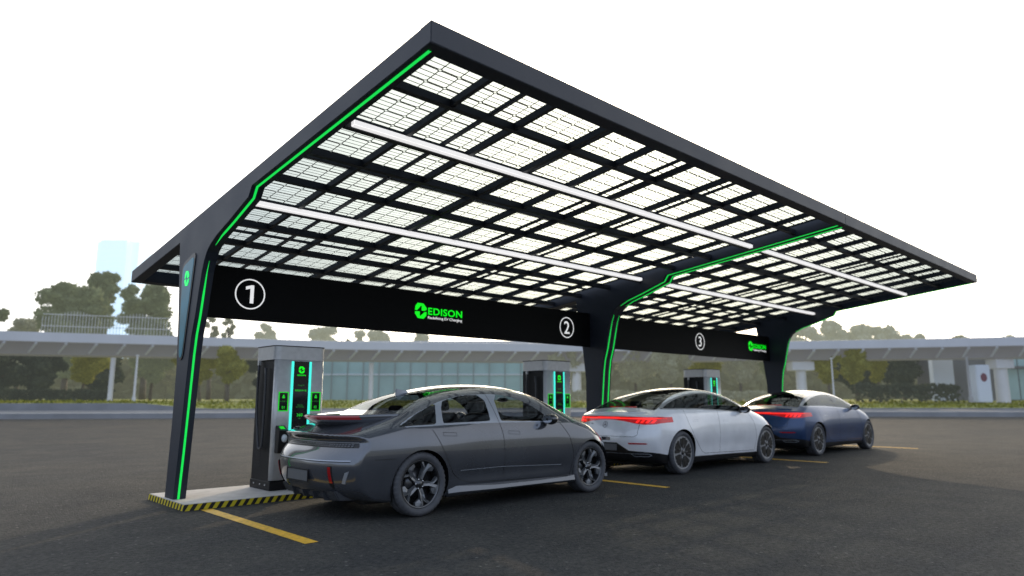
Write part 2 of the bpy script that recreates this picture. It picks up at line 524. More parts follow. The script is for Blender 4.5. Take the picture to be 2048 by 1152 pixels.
# thin bright cloud veil
nz = nt.nodes.new('ShaderNodeTexNoise'); nz.inputs['Scale'].default_value = 2.2; nz.inputs['Detail'].default_value = 6
L(tc.outputs['Generated'], nz.inputs['Vector'])
mr2 = nt.nodes.new('ShaderNodeMapRange'); mr2.inputs['To Min'].default_value = 0.82; mr2.inputs['To Max'].default_value = 1.18
L(nz.outputs['Fac'], mr2.inputs['Value'])
vm = nt.nodes.new('ShaderNodeVectorMath'); vm.operation = 'SCALE'
L(rp.outputs['Color'], vm.inputs[0]); L(mr2.outputs[0], vm.inputs['Scale'])
b2 = nt.nodes.new('ShaderNodeBackground'); b2.inputs['Strength'].default_value = 3.6
L(vm.outputs[0], b2.inputs['Color'])
ad = nt.nodes.new('ShaderNodeAddShader'); L(b1.outputs[0], ad.inputs[0]); L(b2.outputs[0], ad.inputs[1])
L(ad.outputs[0], out.inputs['Surface'])
S.cycles.max_bounces = 8; S.cycles.transparent_max_bounces = 24; S.cycles.glossy_bounces = 4

# ------------------------------------------------------------------ ground
bm = bmesh.new()
N = 24
g = 1500
vs = [[bm.verts.new((-g + 2 * g * i / N, -g + 2 * g * j / N, 0)) for j in range(N + 1)] for i in range(N + 1)]
for i in range(N):
    for j in range(N):
        bm.faces.new((vs[i][j], vs[i + 1][j], vs[i + 1][j + 1], vs[i][j + 1]))
struct('ground', bm, M['asphalt'])

# yellow bay lines
LINES = [(3.18, 'yellow bay line nearest the camera, ending at the first island corner'),
         (8.91, 'yellow bay line between the grey car and the white car'),
         (14.69, 'yellow bay line between the white car and the blue car'),
         (20.5, 'yellow bay line beyond the blue car, farthest from the camera')]
for x, lab in LINES:
    bm = bmesh.new()
    n = 26
    for k in range(n):
        y0 = 6.02 + (8.66 - 6.02) * k / n; y1 = 6.02 + (8.66 - 6.02) * (k + 1) / n
        j0 = 0.0015 * math.sin(k * 2.3); j1 = 0.0015 * math.sin((k + 1) * 2.3)
        bm.faces.new([bm.verts.new(p) for p in ((x - 0.068 + j0, y0, 0.004), (x + 0.068 - j0, y0, 0.004), (x + 0.068 - j1, y1, 0.004), (x - 0.068 + j1, y1, 0.004))])
    bmesh.ops.remove_doubles(bm, verts=bm.verts[:], dist=0.0005)
    tag(obj('parking_line', bm, M['line']), lab, 'road marking', 'yellow lines between the charging bays')

# kerb islands with striped skirts
def island(x0, x1, label):
    y0, y1 = 8.695, 10.02
    t = thing('kerb_island', label, 'kerb island', ((x0 + x1) / 2, (y0 + y1) / 2, 0), 0, 'striped kerb islands under the canopy')
    cx, cy = (x0 + x1) / 2, (y0 + y1) / 2
    bm = bmesh.new()
    prism(bm, [(x0 + .006 - cx, y0 + .006 - cy), (x1 - .006 - cx, y0 + .006 - cy), (x1 - .006 - cx, y1 - .006 - cy), (x0 + .006 - cx, y1 - .006 - cy)], 'z', 0, 0.0765)
    bmesh.ops.bevel(bm, geom=[e for e in bm.edges if all(v.co.z > 0.05 for v in e.verts)], offset=0.006, segments=2, affect='EDGES')
    obj('slab', bm, M['concrete'], t)
    bm = bmesh.new()
    w = .004
    for (a, b, c, d) in ((x0, x1, y0, y0 + w), (x0, x1, y1 - w, y1), (x0, x0 + w, y0 + w, y1 - w), (x1 - w, x1, y0 + w, y1 - w)):
        bx(bm, a - cx, b - cx, c - cy, d - cy, 0.0, 0.072)
    obj('hazard_stripe', bm, M['stripes'], t)
    return t

island(2.93, 5.55, 'striped concrete kerb island under the first pylon and the nearest charger')
island(9.1, 12.15, 'striped kerb island beside the middle pylon, partly behind the grey and white cars')
island(14.75, 16.75, 'striped kerb island under the farthest charger, hidden behind the white car')
island(18.75, 20.1, 'striped kerb island under the far end pylon, hidden behind the blue car')

# ------------------------------------------------------------------ canopy
YF, YB = 4.068, 11.95
KS = (4.27 - 3.316) / (11.98 - 4.068)
FH = 0.185
def zb(y): return 4.085 - KS * (y - YF)

canopy = thing('charging_canopy', 'dark steel canopy with see-through solar roof and green light strips over the chargers', 'canopy', (0, 0, 0))
front_curve = [(9.215, .0765), (9.15, .6), (9.085, 1.25), (9.03, 1.85), (8.99, 2.1), (8.917, 2.33), (8.845, 2.65), (8.79, 2.88), (8.735, 3.02), (8.66, 3.125), (8.56, 3.195), (8.37, 3.28), (8.0, 3.39), (7.475, 3.563), (7.395, zb(7.395) - .004)]
prof = front_curve + [(YF + .0, zb(YF) - .004), (YF, zb(YF) + FH), (YB, zb(YB) + FH), (YB, zb(YB)), (9.72, zb(9.72)), (9.64, 2.9), (9.545, 2.335), (9.47, 1.7), (9.47, 1.0), (9.53, .0765)]
MODS = [(2.975, 11.287), (11.293, 19.40)]
TH = 0.15


def strip_bm(path, x, half, taper):
    """thin raised light strip following the front profile"""
    bm = bmesh.new()
    pts = [Vector((0, p[0], p[1])) for p in path]
    prev = None
    for i, p in enumerate(pts):
        d = (pts[min(i + 1, len(pts) - 1)] - pts[max(i - 1, 0)]).normalized()
        nrm = Vector((0, -d.z, d.y))
        if nrm.y > 0 and abs(nrm.y) > 0.3: nrm = -nrm
        if abs(nrm.y) <= 0.3 and nrm.z > 0: nrm = -nrm
        w = half * taper[i]
        q = [bm.verts.new(p + nrm * h + Vector((x + sx * w, 0, 0))) for sx, h in ((-1, -.002), (-1, .006), (1, .006), (1, -.002))]
        if prev:
            for k in range(3):
                bm.faces.new((prev[k], prev[k + 1], q[k + 1], q[k]))
        prev = q
    bmesh.ops.recalc_face_normals(bm, faces=bm.faces[:])
    return bm


def dense(path, step=0.06):
    o = []
    for a, b in zip(path[:-1], path[1:]):
        n = max(1, int(math.hypot(b[0] - a[0], b[1] - a[1]) / step))
        for k in range(n): o.append((a[0] + (b[0] - a[0]) * k / n, a[1] + (b[1] - a[1]) * k / n))
    o.append(path[-1])
    return o


strip_lo = dense(front_curve[:9])
strip_hi = dense(front_curve[10:] + [(YF + .09, zb(YF + .09) - .004)])
def tap(n, a, b): return [min(1, (i + .3) / a if a else 1, (n - 1 - i + .3) / b if b else 1) for i in range(n)]

for (x0, sx) in ((MODS[0][0], 2.975 + .062), (MODS[0][1] - TH, MODS[0][1] - .085), (MODS[1][0], MODS[1][0] + .085), (MODS[1][1] - TH, MODS[1][1] - .062)):
    bm = prism(bmesh.new(), prof, 'x', x0, x0 + TH)
    bmesh.ops.bevel(bm, geom=[e for e in bm.edges if abs(e.verts[0].co.x - e.verts[1].co.x) < 1e-6 and len(e.link_faces) == 2 and min(v.co.z for v in e.verts) > .08], offset=0.006, segments=2, affect='EDGES')
    py = obj('pylon', bm, M['steel'], canopy)
    obj('light_strip', strip_bm(strip_lo, sx, .013, tap(len(strip_lo), 0, 6)), M['led_green'], py)
    obj('light_strip', strip_bm(strip_hi, sx, .013, tap(len(strip_hi), 5, 0)), M['led_green'], py)
    # foot plate
    bm = bmesh.new(); bx(bm, x0 - .0, x0 + TH, 9.2, 9.54, .0765, .09)
    if x0 < 3:
        P = round_poly([(9.015, 3.19), (9.505, 3.075), (9.465, 2.4), (9.395, 1.80), (9.235, 1.80)], .12)
        b2 = prism(bmesh.new(), P, 'x', x0 - .012, x0 + .002)
        pan = obj('side_panel', b2, M['black_plastic'], py)
        c = np.mean(np.array(P), axis=0)
        PI = round_poly([(9.06, 3.13), (9.47, 3.03), (9.432, 2.4), (9.37, 1.83), (9.265, 1.83)], .10)
        obj('panel_glass', prism(bmesh.new(), PI, 'x', x0 - .0155, x0 - .0115), M['teal_glass'], py)
        lg = logo_bm(.155, .2, .004)
        stand(lg, x0 - .0157, 9.355, 2.755, '-x')
        obj('emblem', lg, M['emblem_green'], py)
    bm.free()

for (x0, x1) in MODS:
    # edge beams along the front and the back
    for (ya, yb, nm) in ((YF, YF + .145, 'front_fascia'), (YB - .145, YB, 'rear_fascia')):
        bm = bmesh.new()
        a, b = (x0 - .002, x1 + .0) if nm == 'front_fascia' else (x0 + TH, x1 - TH)
        if nm == 'front_fascia':
            ya -= .006
        prism(bm, [(ya, zb(ya) - .002), (yb, zb(yb) - .002), (yb, zb(yb) + FH + .003), (ya, zb(ya) + FH + .003)], 'x', a, b)
        bmesh.ops.bevel(bm, geom=bm.edges[:], offset=0.005, segments=2, affect='EDGES')
        obj(nm, bm, M['steel'], canopy)
    xa, xb = x0 + TH, x1 - TH
    ya, yb = YF + .145, YB - .145
    # cross beams (run up the slope)
    for k in range(1, 10):
        x = x0 + (x1 - x0) * k / 10
        bm = bmesh.new()
        prism(bm, [(ya, zb(ya) + .055), (yb, zb(yb) + .055), (yb, zb(yb) + .125), (ya, zb(ya) + .125)], 'x', x - .025, x + .025)
        obj('roof_rafter', bm, M['steel_dark'], canopy)
    # purlins (run along the row)
    for k in range(1, 10):
        y = YF + (YB - YF) * k / 10
        bm = bmesh.new()
        w = .029
        lo = .042 if k not in (2, 5) else -.005
        prism(bm, [(y - w, zb(y - w) + lo), (y + w, zb(y + w) + lo), (y + w, zb(y + w) + .12), (y - w, zb(y - w) + .12)], 'x', xa, xb)
        obj('roof_purlin', bm, M['steel_dark'], canopy)
    for yl in (5.60, 7.955):
        bm = bmesh.new()
        prism(bm, [(yl - .04, zb(yl) + .012), (yl + .04, zb(yl) + .002), (yl + .04, zb(yl) + .055), (yl - .04, zb(yl) + .065)], 'x', xa + .06, xb - .05)
        bmesh.ops.bevel(bm, geom=bm.edges[:], offset=0.006, segments=2, affect='EDGES')
        obj('light_bar', bm, M['light_bar'], canopy)

# solar modules: glass plate with a printed cell pattern
PW, PL = 1.318, 2.585
def cell_lines(w, l):
    bm = bmesh.new()
    nx, ny = max(1, round(w / .22)), 12
    dx, dy = w / nx, l / ny
    t = .0066
    def q(xa, xb, ya, yb, z=-.004):
        bm.faces.new([bm.verts.new(p) for p in ((xa, ya, z), (xa, yb, z), (xb, yb, z), (xb, ya, z))])
    ch = .017
    for j in range(ny):
        y0, y1 = j * dy + .007, (j + 1) * dy - .007
        # busbars
        for f in (1 / 3, 2 / 3):
            q(0.01, w - .01, y0 + (y1 - y0) * f - t * .8, y0 + (y1 - y0) * f + t * .8)
        for i in range(nx):
            xa, xb = i * dx, (i + 1) * dx
            q(xa + ch, xb - ch, y0 - t, y0 + t)
            q(xa + ch, xb - ch, y1 - t, y1 + t)
            if i > 0: q(xa - t * .9, xa + t * .9, y0 + ch, y1 - ch)
            for (cx, cy, sx, sy) in ((xa, y0, 1, 1), (xb, y0, -1, 1), (xa, y1, 1, -1), (xb, y1, -1, -1)):
                a = Vector((cx + sx * ch, cy, -.004)); b = Vector((cx, cy + sy * ch, -.004))
                n = Vector((sx, sy, 0)) * t * .7
                bm.faces.new([bm.verts.new(p) for p in (a - n, a + n, b + n, b - n)])
    bmesh.ops.recalc_face_normals(bm, faces=bm.faces[:])
    return bm

def pv(w, l):
    g = box(0, w, 0, l, 0, .006)
    f = bmesh.new()
    for (a, b, c, d) in ((0, w, 0, .016), (0, w, l - .016, l), (0, .016, .016, l - .016), (w - .016, w, .016, l - .016)):
        bx(f, a, b, c, d, -.028, -.001)
    return g, f, cell_lines(w, l)

protos = {}
ANG = -math.atan(KS)
def place_pv(x, y, w):
    key = round(w, 2)
    z = zb(y) + .158
    rot = (ANG, 0, 0)
    if key not in protos:
        g, f, c = pv(w, PL)
        a = obj('solar_panel', g, M['pv_glass'], canopy)
        b = obj('panel_frame', f, M['steel_dark'], a); d = obj('cell_grid', c, M['pv_line'], a)
        protos[key] = (a, b, d)
    else:
        p = protos[key]
        a = p[0].copy(); COL.objects.link(a); a.parent = canopy
        for s in p[1:]:
            q = s.copy(); COL.objects.link(q); q.parent = a
    a.location = (x, y, z); a.rotation_euler = rot

for r_ in range(3):
    y = YF + .05 + r_ * 2.607 * math.cos(ANG)
    for k in range(6):
        place_pv(2.985 + 1.335 * k + .01, y, PW)
    xs = [11.33, 12.45, 13.785, 15.12, 16.455, 17.79]
    for k, x in enumerate(xs):
        w = 1.10 if k == 0 else PW
        place_pv(x + .01, y, w)
    place_pv(19.125 + .01, y, .25)

# ------------------------------------------------------------------ sign boards
def ring_bm(cx, cz, r, t, y, seg=56):
    bm = bmesh.new()
    o_ = [bm.verts.new((cx + r * math.cos(a), y, cz + r * math.sin(a))) for a in [2 * math.pi * k / seg for k in range(seg)]]
    i_ = [bm.verts.new((cx + (r - t) * math.cos(a), y, cz + (r - t) * math.sin(a))) for a in [2 * math.pi * k / seg for k in range(seg)]]
    for k in range(seg):
        bm.faces.new((o_[k], o_[(k + 1) % seg], i_[(k + 1) % seg], i_[k]))
    r_ = bmesh.ops.extrude_face_region(bm, geom=bm.faces[:])
    for g_ in r_['geom']:
        if isinstance(g_, bmesh.types.BMVert): g_.co.y -= .003
    bmesh.ops.recalc_face_normals(bm, faces=bm.faces[:])
    return bm

ZS0, ZS1, YS = 2.385, 3.098, 9.33
def sign(x0, x1, label, nums, logo):
    t = thing('sign_board', label, 'sign', ((x0 + x1) / 2, YS + .04, ZS0), 0, 'black header boards hung between the pylons')
    ox, oy, oz = t.location
    def put(o):
        for v in o.data.vertices: v.co -= Vector((ox, oy, oz))
        return o
    put(obj('board', box(x0, x1, YS, YS + .08, ZS0, ZS1, .004), M['black'], t))
    for ch, cx in nums:
        put(obj('number_ring', ring_bm(cx, 2.745, .213, .017, YS - .001), M['sign_white'], t))
        if ch == '1':
            bm = prism(bmesh.new(), [(.085, 0), (.135, 0), (.135, .255), (.10, .255), (.02, .228), (.02, .185), (.085, .205)], 'z', 0, .002)
            stand(bm, cx - .085, YS - .001, 2.745 - .1275)
        else:
            bm, w = text_mesh(ch, height=.255, bold=.004)
            stand(bm, cx - w / 2, YS - .001, 2.745 - .1275)
        put(obj('number', bm, M['sign_white'], t))
    lx, s = logo
    bm = logo_bm(.237 * s, .262 * s); stand(bm, lx, YS - .001, 2.637)
    put(obj('emblem', bm, M['logo_green'], t))
    bm, w = text_mesh('EDISON', width=.745 * s, height=.122 * s, bold=.02, space=1.06); stand(bm, lx + .27 * s, YS - .001, 2.705 + .01)
    put(obj('name_lettering', bm, M['logo_green'], t))
    bm, w = text_mesh('Redefining EV Charging', width=.745 * s, height=.062 * s, bold=.006); stand(bm, lx + .27 * s, YS - .001, 2.630)
    put(obj('slogan_lettering', bm, M['sign_white'], t))

sign(3.13, 11.135, 'long black header board numbered 1 and 2 with a green logo between them', [('1', 3.825), ('2', 10.40)], (6.618, 1.0))
sign(11.445, 19.245, 'black header board numbered 3 with a green logo at its far end', [('3', 15.47)], (18.0, 1.0))

# ------------------------------------------------------------------ chargers
def rounded_rect(x0, x1, y0, y1, radii, n=6):
    pts = []
    corners = [(x0, y0, radii[0], math.pi), (x1, y0, radii[1], 1.5 * math.pi), (x1, y1, radii[2], 0), (x0, y1, radii[3], .5 * math.pi)]
    for (cx, cy, r, a0) in corners:
        px = cx + r if cx == x0 else cx - r
        py = cy + r if cy == y0 else cy - r
        if r <= 0: pts.append((cx, cy)); continue
        for k in range(n + 1):
            a = a0 + .5 * math.pi * k / n
            pts.append((px + r * math.cos(a), py + r * math.sin(a)))
    return pts

M['plug_white'] = mat('plug_white', (0.6, 0.64, 0.65), 0.3)
M['cable_m'] = mat('cable_rubber', (0.05, 0.052, 0.056), 0.4)
def make_charger():
    # local frame: x along the row from the left side, y into the depth, z up from the island top
    t = thing('charging_station', '', 'charger')
    wd, dp, h = .735, .64, 1.955
    obj('plinth', box(.0, wd, .0, dp, 0, .12, .006), M['cabinet_dark'], t)
    c = bmesh.new(); prism(c, rounded_rect(.010, wd - .010, .045, dp, (0, 0, .02, .02)), 'z', .12, 1.765)
    hs = obj('side_housing', c, M['cabinet_dark'], t)
    lv = bmesh.new()
    for k in range(24):
        z = .30 + k * .044
        bx(lv, .0075, .0125, .36, .56, z, z + .02)
        bx(lv, wd - .0125, wd - .0075, .36, .56, z, z + .02)
    obj('louvre', lv, M['louvre'], hs)
    bl = bmesh.new()
    for y in (.14, .3, .5):
        lathe(bl, [(0, -.004), (.012, -.004), (.012, .012)], 10, 'x')
        for v in bl.verts[-30:]: v.co = Vector((v.co.x - .004, v.co.y + y, v.co.z + .07))
    obj('bolt', bl, M['brushed'], hs)
    f = bmesh.new(); prism(f, rounded_rect(-.002, wd + .002, -.012, .052, (.055, .055, .004, .004), 8), 'z', .135, 1.767)
    fp = obj('front_panel', f, M['brushed'], t, True)
    f = bmesh.new(); prism(f, rounded_rect(-.02, wd + .01, -.014, dp + .02, (.10, .08, .1, .12), 10), 'z', 1.77, 1.955)
    cp = obj('cap', f, M['brushed'], t)
    f = bmesh.new(); prism(f, rounded_rect(-.026, wd + .016, -.02, dp + .026, (.106, .086, .106, .126), 10), 'z', 1.956, 1.968)
    obj('cap_lid', f, M['cabinet_dark'], cp)
    # screen column
    yf = -.0125
    sc = obj('screen', box(.262, .492, yf - .006, yf + .01, .74, 1.752, .003), M['screen'], t)
    for xa in (.226, .494):
        obj('light_strip', box(xa, xa + .034, yf - .009, yf + .008, .78, 1.752, .003), M['led_teal'], t)
    def letters(body, x, z, w=None, h=None, m='screen_green', par=sc, bold=.01):
        bm, ww = text_mesh(body, width=w, height=h, bold=bold, extrude=.0006)
        stand(bm, x - ww / 2, yf - .0065, z)
        return obj('lettering', bm, M[m], par)
    lg = logo_bm(.088, .098, .0008); stand(lg, .377 - .044, yf - .0065, 1.585)
    obj('emblem', lg, M['logo_green'], sc)
    letters('EDISON', .377, 1.548, .125, .02, 'logo_green')
    letters('Charge ID', .377, 1.405, .1, None, 'dim_green', bold=.0)
    letters('EDISON 01 02', .377, 1.335, .17, .022)
    letters('Scan to', .377, 1.135, .075, None, 'dim_green', bold=.0)
    letters('Start Charge', .377, 1.105, .12, None, 'dim_green', bold=.0)
    letters('360', .377, .985, .085, .042)
    letters('kW', .377, .95, .03, None, 'dim_green')
    bm = bmesh.new(); bx(bm, .325, .43, yf - .0085, yf - .004, .845, .85); bx(bm, .34, .415, yf - .0085, yf - .004, .81, .83)
    for xx in (.305, .45):
        lathe(bm, [(0.001, -.003), (.012, -.003), (.012, .004)], 12, 'y')
        for v in bm.verts[-36:]: v.co = Vector((v.co.x + xx, v.co.y + yf - .006, v.co.z + .82))
    obj('card_reader', bm, M['brushed'], sc)
    # connector displays
    for xa, num in ((.055, '01'), (.538, '02')):
        d = obj('display', box(xa, xa + .145, yf - .006, yf + .01, 1.06, 1.325, .003), M['screen'], t)
        fr = bmesh.new()
        for (a, b, cc, e_) in ((xa, xa + .145, 1.06, 1.073), (xa, xa + .145, 1.312, 1.325), (xa, xa + .013, 1.073, 1.312), (xa + .132, xa + .145, 1.073, 1.312)):
            bx(fr, a, b, yf - .009, yf - .004, cc, e_)
        obj('display_frame', fr, M['screen_green'], d)
        cx = xa + .0725
        letters(num, cx, 1.095, .042, .036, par=d)
        letters('CCS', cx, 1.188, .042, None, 'dim_green', d)
        pg = bmesh.new()
        bx(pg, cx - .018, cx + .018, yf - .008, yf - .004, 1.238, 1.262)
        bx(pg, cx - .011, cx + .011, yf - .008, yf - .004, 1.264, 1.284)
        obj('plug_symbol', pg, M['screen_green'], d)
        ln = bmesh.new(); bx(ln, xa + .018, cx - .03, yf - .008, yf - .004, 1.195, 1.198); bx(ln, cx + .03, xa + .127, yf - .008, yf - .004, 1.195, 1.198)
        obj('divider_line', ln, M['dim_green'], d)
    # holsters with the plugs in them
    for xa in (.035, .565):
        hb = bmesh.new(); prism(hb, [(-.155, .80), (-.012, .87), (-.012, .50), (-.125, .50)], 'x', xa, xa + .135)
        bmesh.ops.bevel(hb, geom=hb.edges[:], offset=.008, segments=2, affect='EDGES')
        ho = obj('holster', hb, M['black_plastic'], t)
        gl = bmesh.new(); prism(gl, [(-.11, .8235), (-.045, .8555), (-.045, .8575), (-.11, .8255)], 'x', xa + .035, xa + .10)
        obj('holster_light', gl, M['screen_green'], ho)
        pl = bmesh.new()
        lathe(pl, [(0.002, -.185), (.022, -.18), (.034, -.16), (.036, -.13), (.03, -.10)], 16, 'y')
        for v in pl.verts: v.co = Vector((v.co.x + xa + .067, v.co.y - .02, v.co.z * 1.5 + .70))
        obj('charging_plug', pl, M['plug_white'], ho, True)
    # hanging cables on both sides
    for sx, xx in ((-1, -.035), (1, wd + .035)):
        cb = bmesh.new()
        pth = [(xx + sx * .0, .33 + .17 * math.cos(a), .0) for a in (0, 1)]
        p1 = [(xx, .15, 1.72), (xx + sx * .02, .17, 1.70)]
        loop = []
        for k in range(25):
            s = k / 24
            if s < .42:
                q = s / .42; loop.append((xx, .46 - .10 * q + .06 * math.sin(q * 3.1), 1.73 - 1.12 * q))
            elif s < .58:
                q = (s - .42) / .16; a = math.pi * q; loop.append((xx, .30 + .065 * math.cos(a), .61 - .07 * math.sin(a)))
            else:
                q = (s - .58) / .42; loop.append((xx, .235 - .08 * math.sin(q * 1.5) + .08 * q, .61 + 1.05 * q))
        tube(cb, loop, .017, 8)
        obj('cable', cb, M['cable_m'], hs, True)
        bm = box(xx - .02, xx + .02, .44, .48, 1.70, 1.765, .004)
        obj('cable_clamp', bm, M['brushed'], hs)
    return t

ch0 = make_charger()
ch0['label'] = 'nearest charger, brushed steel with twin teal light strips, on the island by the first pylon'
ch0['group'] = 'charging stations in a row'
ch0.location = (4.17, 9.134 + .012, .0765)
copy_tree(ch0, 'charger in the middle of the row, seen past the windscreen of the grey car', (9.56, 9.146, .0765))
copy_tree(ch0, 'farthest charger, its upper part seen above the white car', (15.34, 9.146, .0765))

# ------------------------------------------------------------------ cars
def smax(a, b, k):
    h = np.maximum(k - np.abs(a - b), 0) / k
    return np.maximum(a, b) + h * h * k * .25

def sstep(x, a, b):
    t = np.clip((x - a) / (b - a), 0, 1)
    return t * t * (3 - 2 * t)

def sd_poly(px, py, poly):
    """signed distance to a closed polygon, negative inside"""
    d = np.full(px.shape, 1e9); s = np.ones(px.shape)
    n = len(poly)
    for i in range(n):
        ax, ay = poly[i]; bx_, by = poly[i - 1]
        ex, ey = bx_ - ax, by - ay
        wx, wy = px - ax, py - ay
        t = np.clip((wx * ex + wy * ey) / (ex * ex + ey * ey + 1e-12), 0, 1)
        dx, dy = wx - ex * t, wy - ey * t
        d = np.minimum(d, dx * dx + dy * dy)
        c1 = py >= ay; c2 = py < by; c3 = ex * wy > ey * wx
        s = np.where((c1 & c2 & c3) | (~c1 & ~c2 & ~c3), -s, s)
    return s * np.sqrt(d)

def sd_line(px, py, path):
    d = np.full(px.shape, 1e9)
    for (ax, ay), (bx_, by) in zip(path[:-1], path[1:]):
        ex, ey = bx_ - ax, by - ay
        wx, wy = px - ax, py - ay
        t = np.clip((wx * ex + wy * ey) / (ex * ex + ey * ey + 1e-12), 0, 1)
        d = np.minimum(d, (wx - ex * t) ** 2 + (wy - ey * t) ** 2)
    return np.sqrt(d)

def surface_net(F, lo, hi, h):
    ax = [np.arange(lo[i], hi[i] + h, h) for i in range(3)]
    X, Y, Z = np.meshgrid(*ax, indexing='ij')
    V = F(X, Y, Z)
    B = V < 0
    c = [B[i:B.shape[0] - 1 + i, j:B.shape[1] - 1 + j, k:B.shape[2] - 1 + k] for i in (0, 1) for j in (0, 1) for k in (0, 1)]
    allc = np.logical_and.reduce(c); anyc = np.logical_or.reduce(c)
    I, J, K = np.nonzero(anyc & ~allc)
    pos = np.zeros((len(I), 3)); cnt = np.zeros(len(I))
    cor = [(i, j, k) for i in (0, 1) for j in (0, 1) for k in (0, 1)]
    for a in range(8):
        for b in range(a + 1, 8):
            da = np.array(cor[b]) - np.array(cor[a])
            if np.abs(da).sum() != 1: continue
            va = V[I + cor[a][0], J + cor[a][1], K + cor[a][2]]; vb = V[I + cor[b][0], J + cor[b][1], K + cor[b][2]]
            cr = (va < 0) != (vb < 0)
            t = np.where(cr, va / (va - vb + 1e-20), 0)
            for d in range(3):
                pos[:, d] += np.where(cr, cor[a][d] + t * da[d], 0)
            cnt += cr
    pos /= cnt[:, None]
    P = np.stack([ax[0][I], ax[1][J], ax[2][K]], 1) + pos * h
    vid = -np.ones(tuple(s - 1 for s in B.shape), int); vid[I, J, K] = np.arange(len(I))
    quads = []
    for d in range(3):
        s0 = [slice(None)] * 3; s1 = [slice(None)] * 3
        s0[d] = slice(0, -1); s1[d] = slice(1, None)
        A, Bq = B[tuple(s0)], B[tuple(s1)]
        e = np.argwhere(A != Bq)
        u, w = [(1, 2), (2, 0), (0, 1)][d]
        ok = (e[:, u] > 0) & (e[:, w] > 0) & (e[:, u] < B.shape[u] - 1) & (e[:, w] < B.shape[w] - 1)
        e = e[ok]
        fl = A[e[:, 0], e[:, 1], e[:, 2]]
        ids = []
        for (du, dw) in ((-1, -1), (0, -1), (0, 0), (-1, 0)):
            q = e.copy(); q[:, u] += du; q[:, w] += dw
            ids.append(vid[q[:, 0], q[:, 1], q[:, 2]])
        Q = np.stack(ids, 1)
        Q[~fl] = Q[~fl][:, ::-1]
        quads.append(Q)
    Q = np.concatenate(quads)
    for _ in range(4):
        g = grad(F, P); f = F(P[:, 0], P[:, 1], P[:, 2])
        st = (f / (np.sum(g * g, 1) + 1e-9))[:, None] * g
        ln = np.linalg.norm(st, axis=1, keepdims=True)
        P -= st * np.minimum(1, h * .6 / (ln + 1e-9))
    return P, Q

def grad(F, P, e=.004):
    g = np.zeros_like(P)
    for d in range(3):
        q = P.copy(); q[:, d] += e; a = F(q[:, 0], q[:, 1], q[:, 2])
        q[:, d] -= 2 * e; b = F(q[:, 0], q[:, 1], q[:, 2])
        g[:, d] = (a - b) / (2 * e)
    return g

def cut(bm, dfun, region, eps=.0025):
    """split faces along the zero line of dfun(co) where region(co) holds"""
    bm.verts.ensure_lookup_table(); bm.verts.index_update()
    co = np.array([v.co[:] for v in bm.verts])
    d = dfun(co); ok = region(co)
    d[np.abs(d) < eps] = 0
    z = set(np.nonzero((d == 0) & ok)[0].tolist())
    zero = {bm.verts[i] for i in z}
    E = np.array([(e.verts[0].index, e.verts[1].index) for e in bm.edges])
    m = (d[E[:, 0]] * d[E[:, 1]] < 0) & ok[E[:, 0]] & ok[E[:, 1]]
    bm.edges.ensure_lookup_table()
    es = [bm.edges[i] for i in np.nonzero(m)[0]]
    faces = set()
    for e in es:
        a, b = e.verts
        t = d[a.index] / (d[a.index] - d[b.index])
        for f in e.link_faces: faces.add(f)
        _, nv = bmesh.utils.edge_split(e, a, float(t))
        zero.add(nv)
    for v in zero:
        for f in v.link_faces: faces.add(f)
    for f in faces:
        if not f.is_valid: continue
        zs = [v for v in f.verts if v in zero]
        if len(zs) == 2:
            vs = list(f.verts); i, j = vs.index(zs[0]), vs.index(zs[1])
            if abs(i - j) in (1, len(vs) - 1): continue
            try: bmesh.utils.face_split(f, zs[0], zs[1])
            except Exception: pass

def centres(bm):
    return np.array([f.calc_center_median()[:] for f in bm.faces])

def finish(name, bm, faces, F, mats, parent, slots=None, push=0.0):
    """new object from a set of faces, with exact shading normals of the smooth surface"""
    idx = {}; cos = []; fl = []
    for f in faces:
        q = []
        for v in f.verts:
            if v not in idx: idx[v] = len(cos); cos.append(v.co[:])
            q.append(idx[v])
        fl.append(q)
    P = np.array(cos)
    g = grad(F, P); n = g / (np.linalg.norm(g, axis=1, keepdims=True) + 1e-9)
    P2 = P + n * push
    me = bpy.data.meshes.new(name)
    me.from_pydata([tuple(p) for p in P2], [], fl)
    for m_ in mats: me.materials.append(m_)
    if slots is not None: me.polygons.foreach_set('material_index', slots)
    me.polygons.foreach_set('use_smooth', [True] * len(fl))
    me.update()
    me.normals_split_custom_set_from_vertices([tuple(q) for q in n])
    return obj(name, me, None, parent)

# ---- wheels -------------------------------------------------------
def tyre_bm(r, w, rim_r):
    prof = [(rim_r, -w * .36), (rim_r + .012, -w * .43), (rim_r + (r - rim_r) * .45, -w * .5), (r - .028, -w * .47), (r - .010, -w * .42), (r - .001, -w * .33), (r, -w * .17), (r - .006, -w * .16), (r - .006, -w * .13), (r, -w * .12), (r, w * .12), (r - .006, w * .13), (r - .006, w * .16), (r, w * .17), (r - .001, w * .33), (r - .010, w * .42), (r - .028, w * .47), (rim_r + (r - rim_r) * .45, w * .5), (rim_r + .012, w * .43), (rim_r, w * .36)]
    bm = bmesh.new(); seg = 120
    lathe(bm, prof, seg)
    bm.verts.ensure_lookup_table()
    for pi in (3, 4, 5, 14, 15, 16):
        for k in range(seg):
            if k % 3 == 0:
                v = bm.verts[pi * seg + k]; q = 1 - (.010 if pi in (4, 15) else .006) / prof[pi][0]
                v.co.x *= q; v.co.z *= q
    bmesh.ops.recalc_face_normals(bm, faces=bm.faces[:])
    return bm

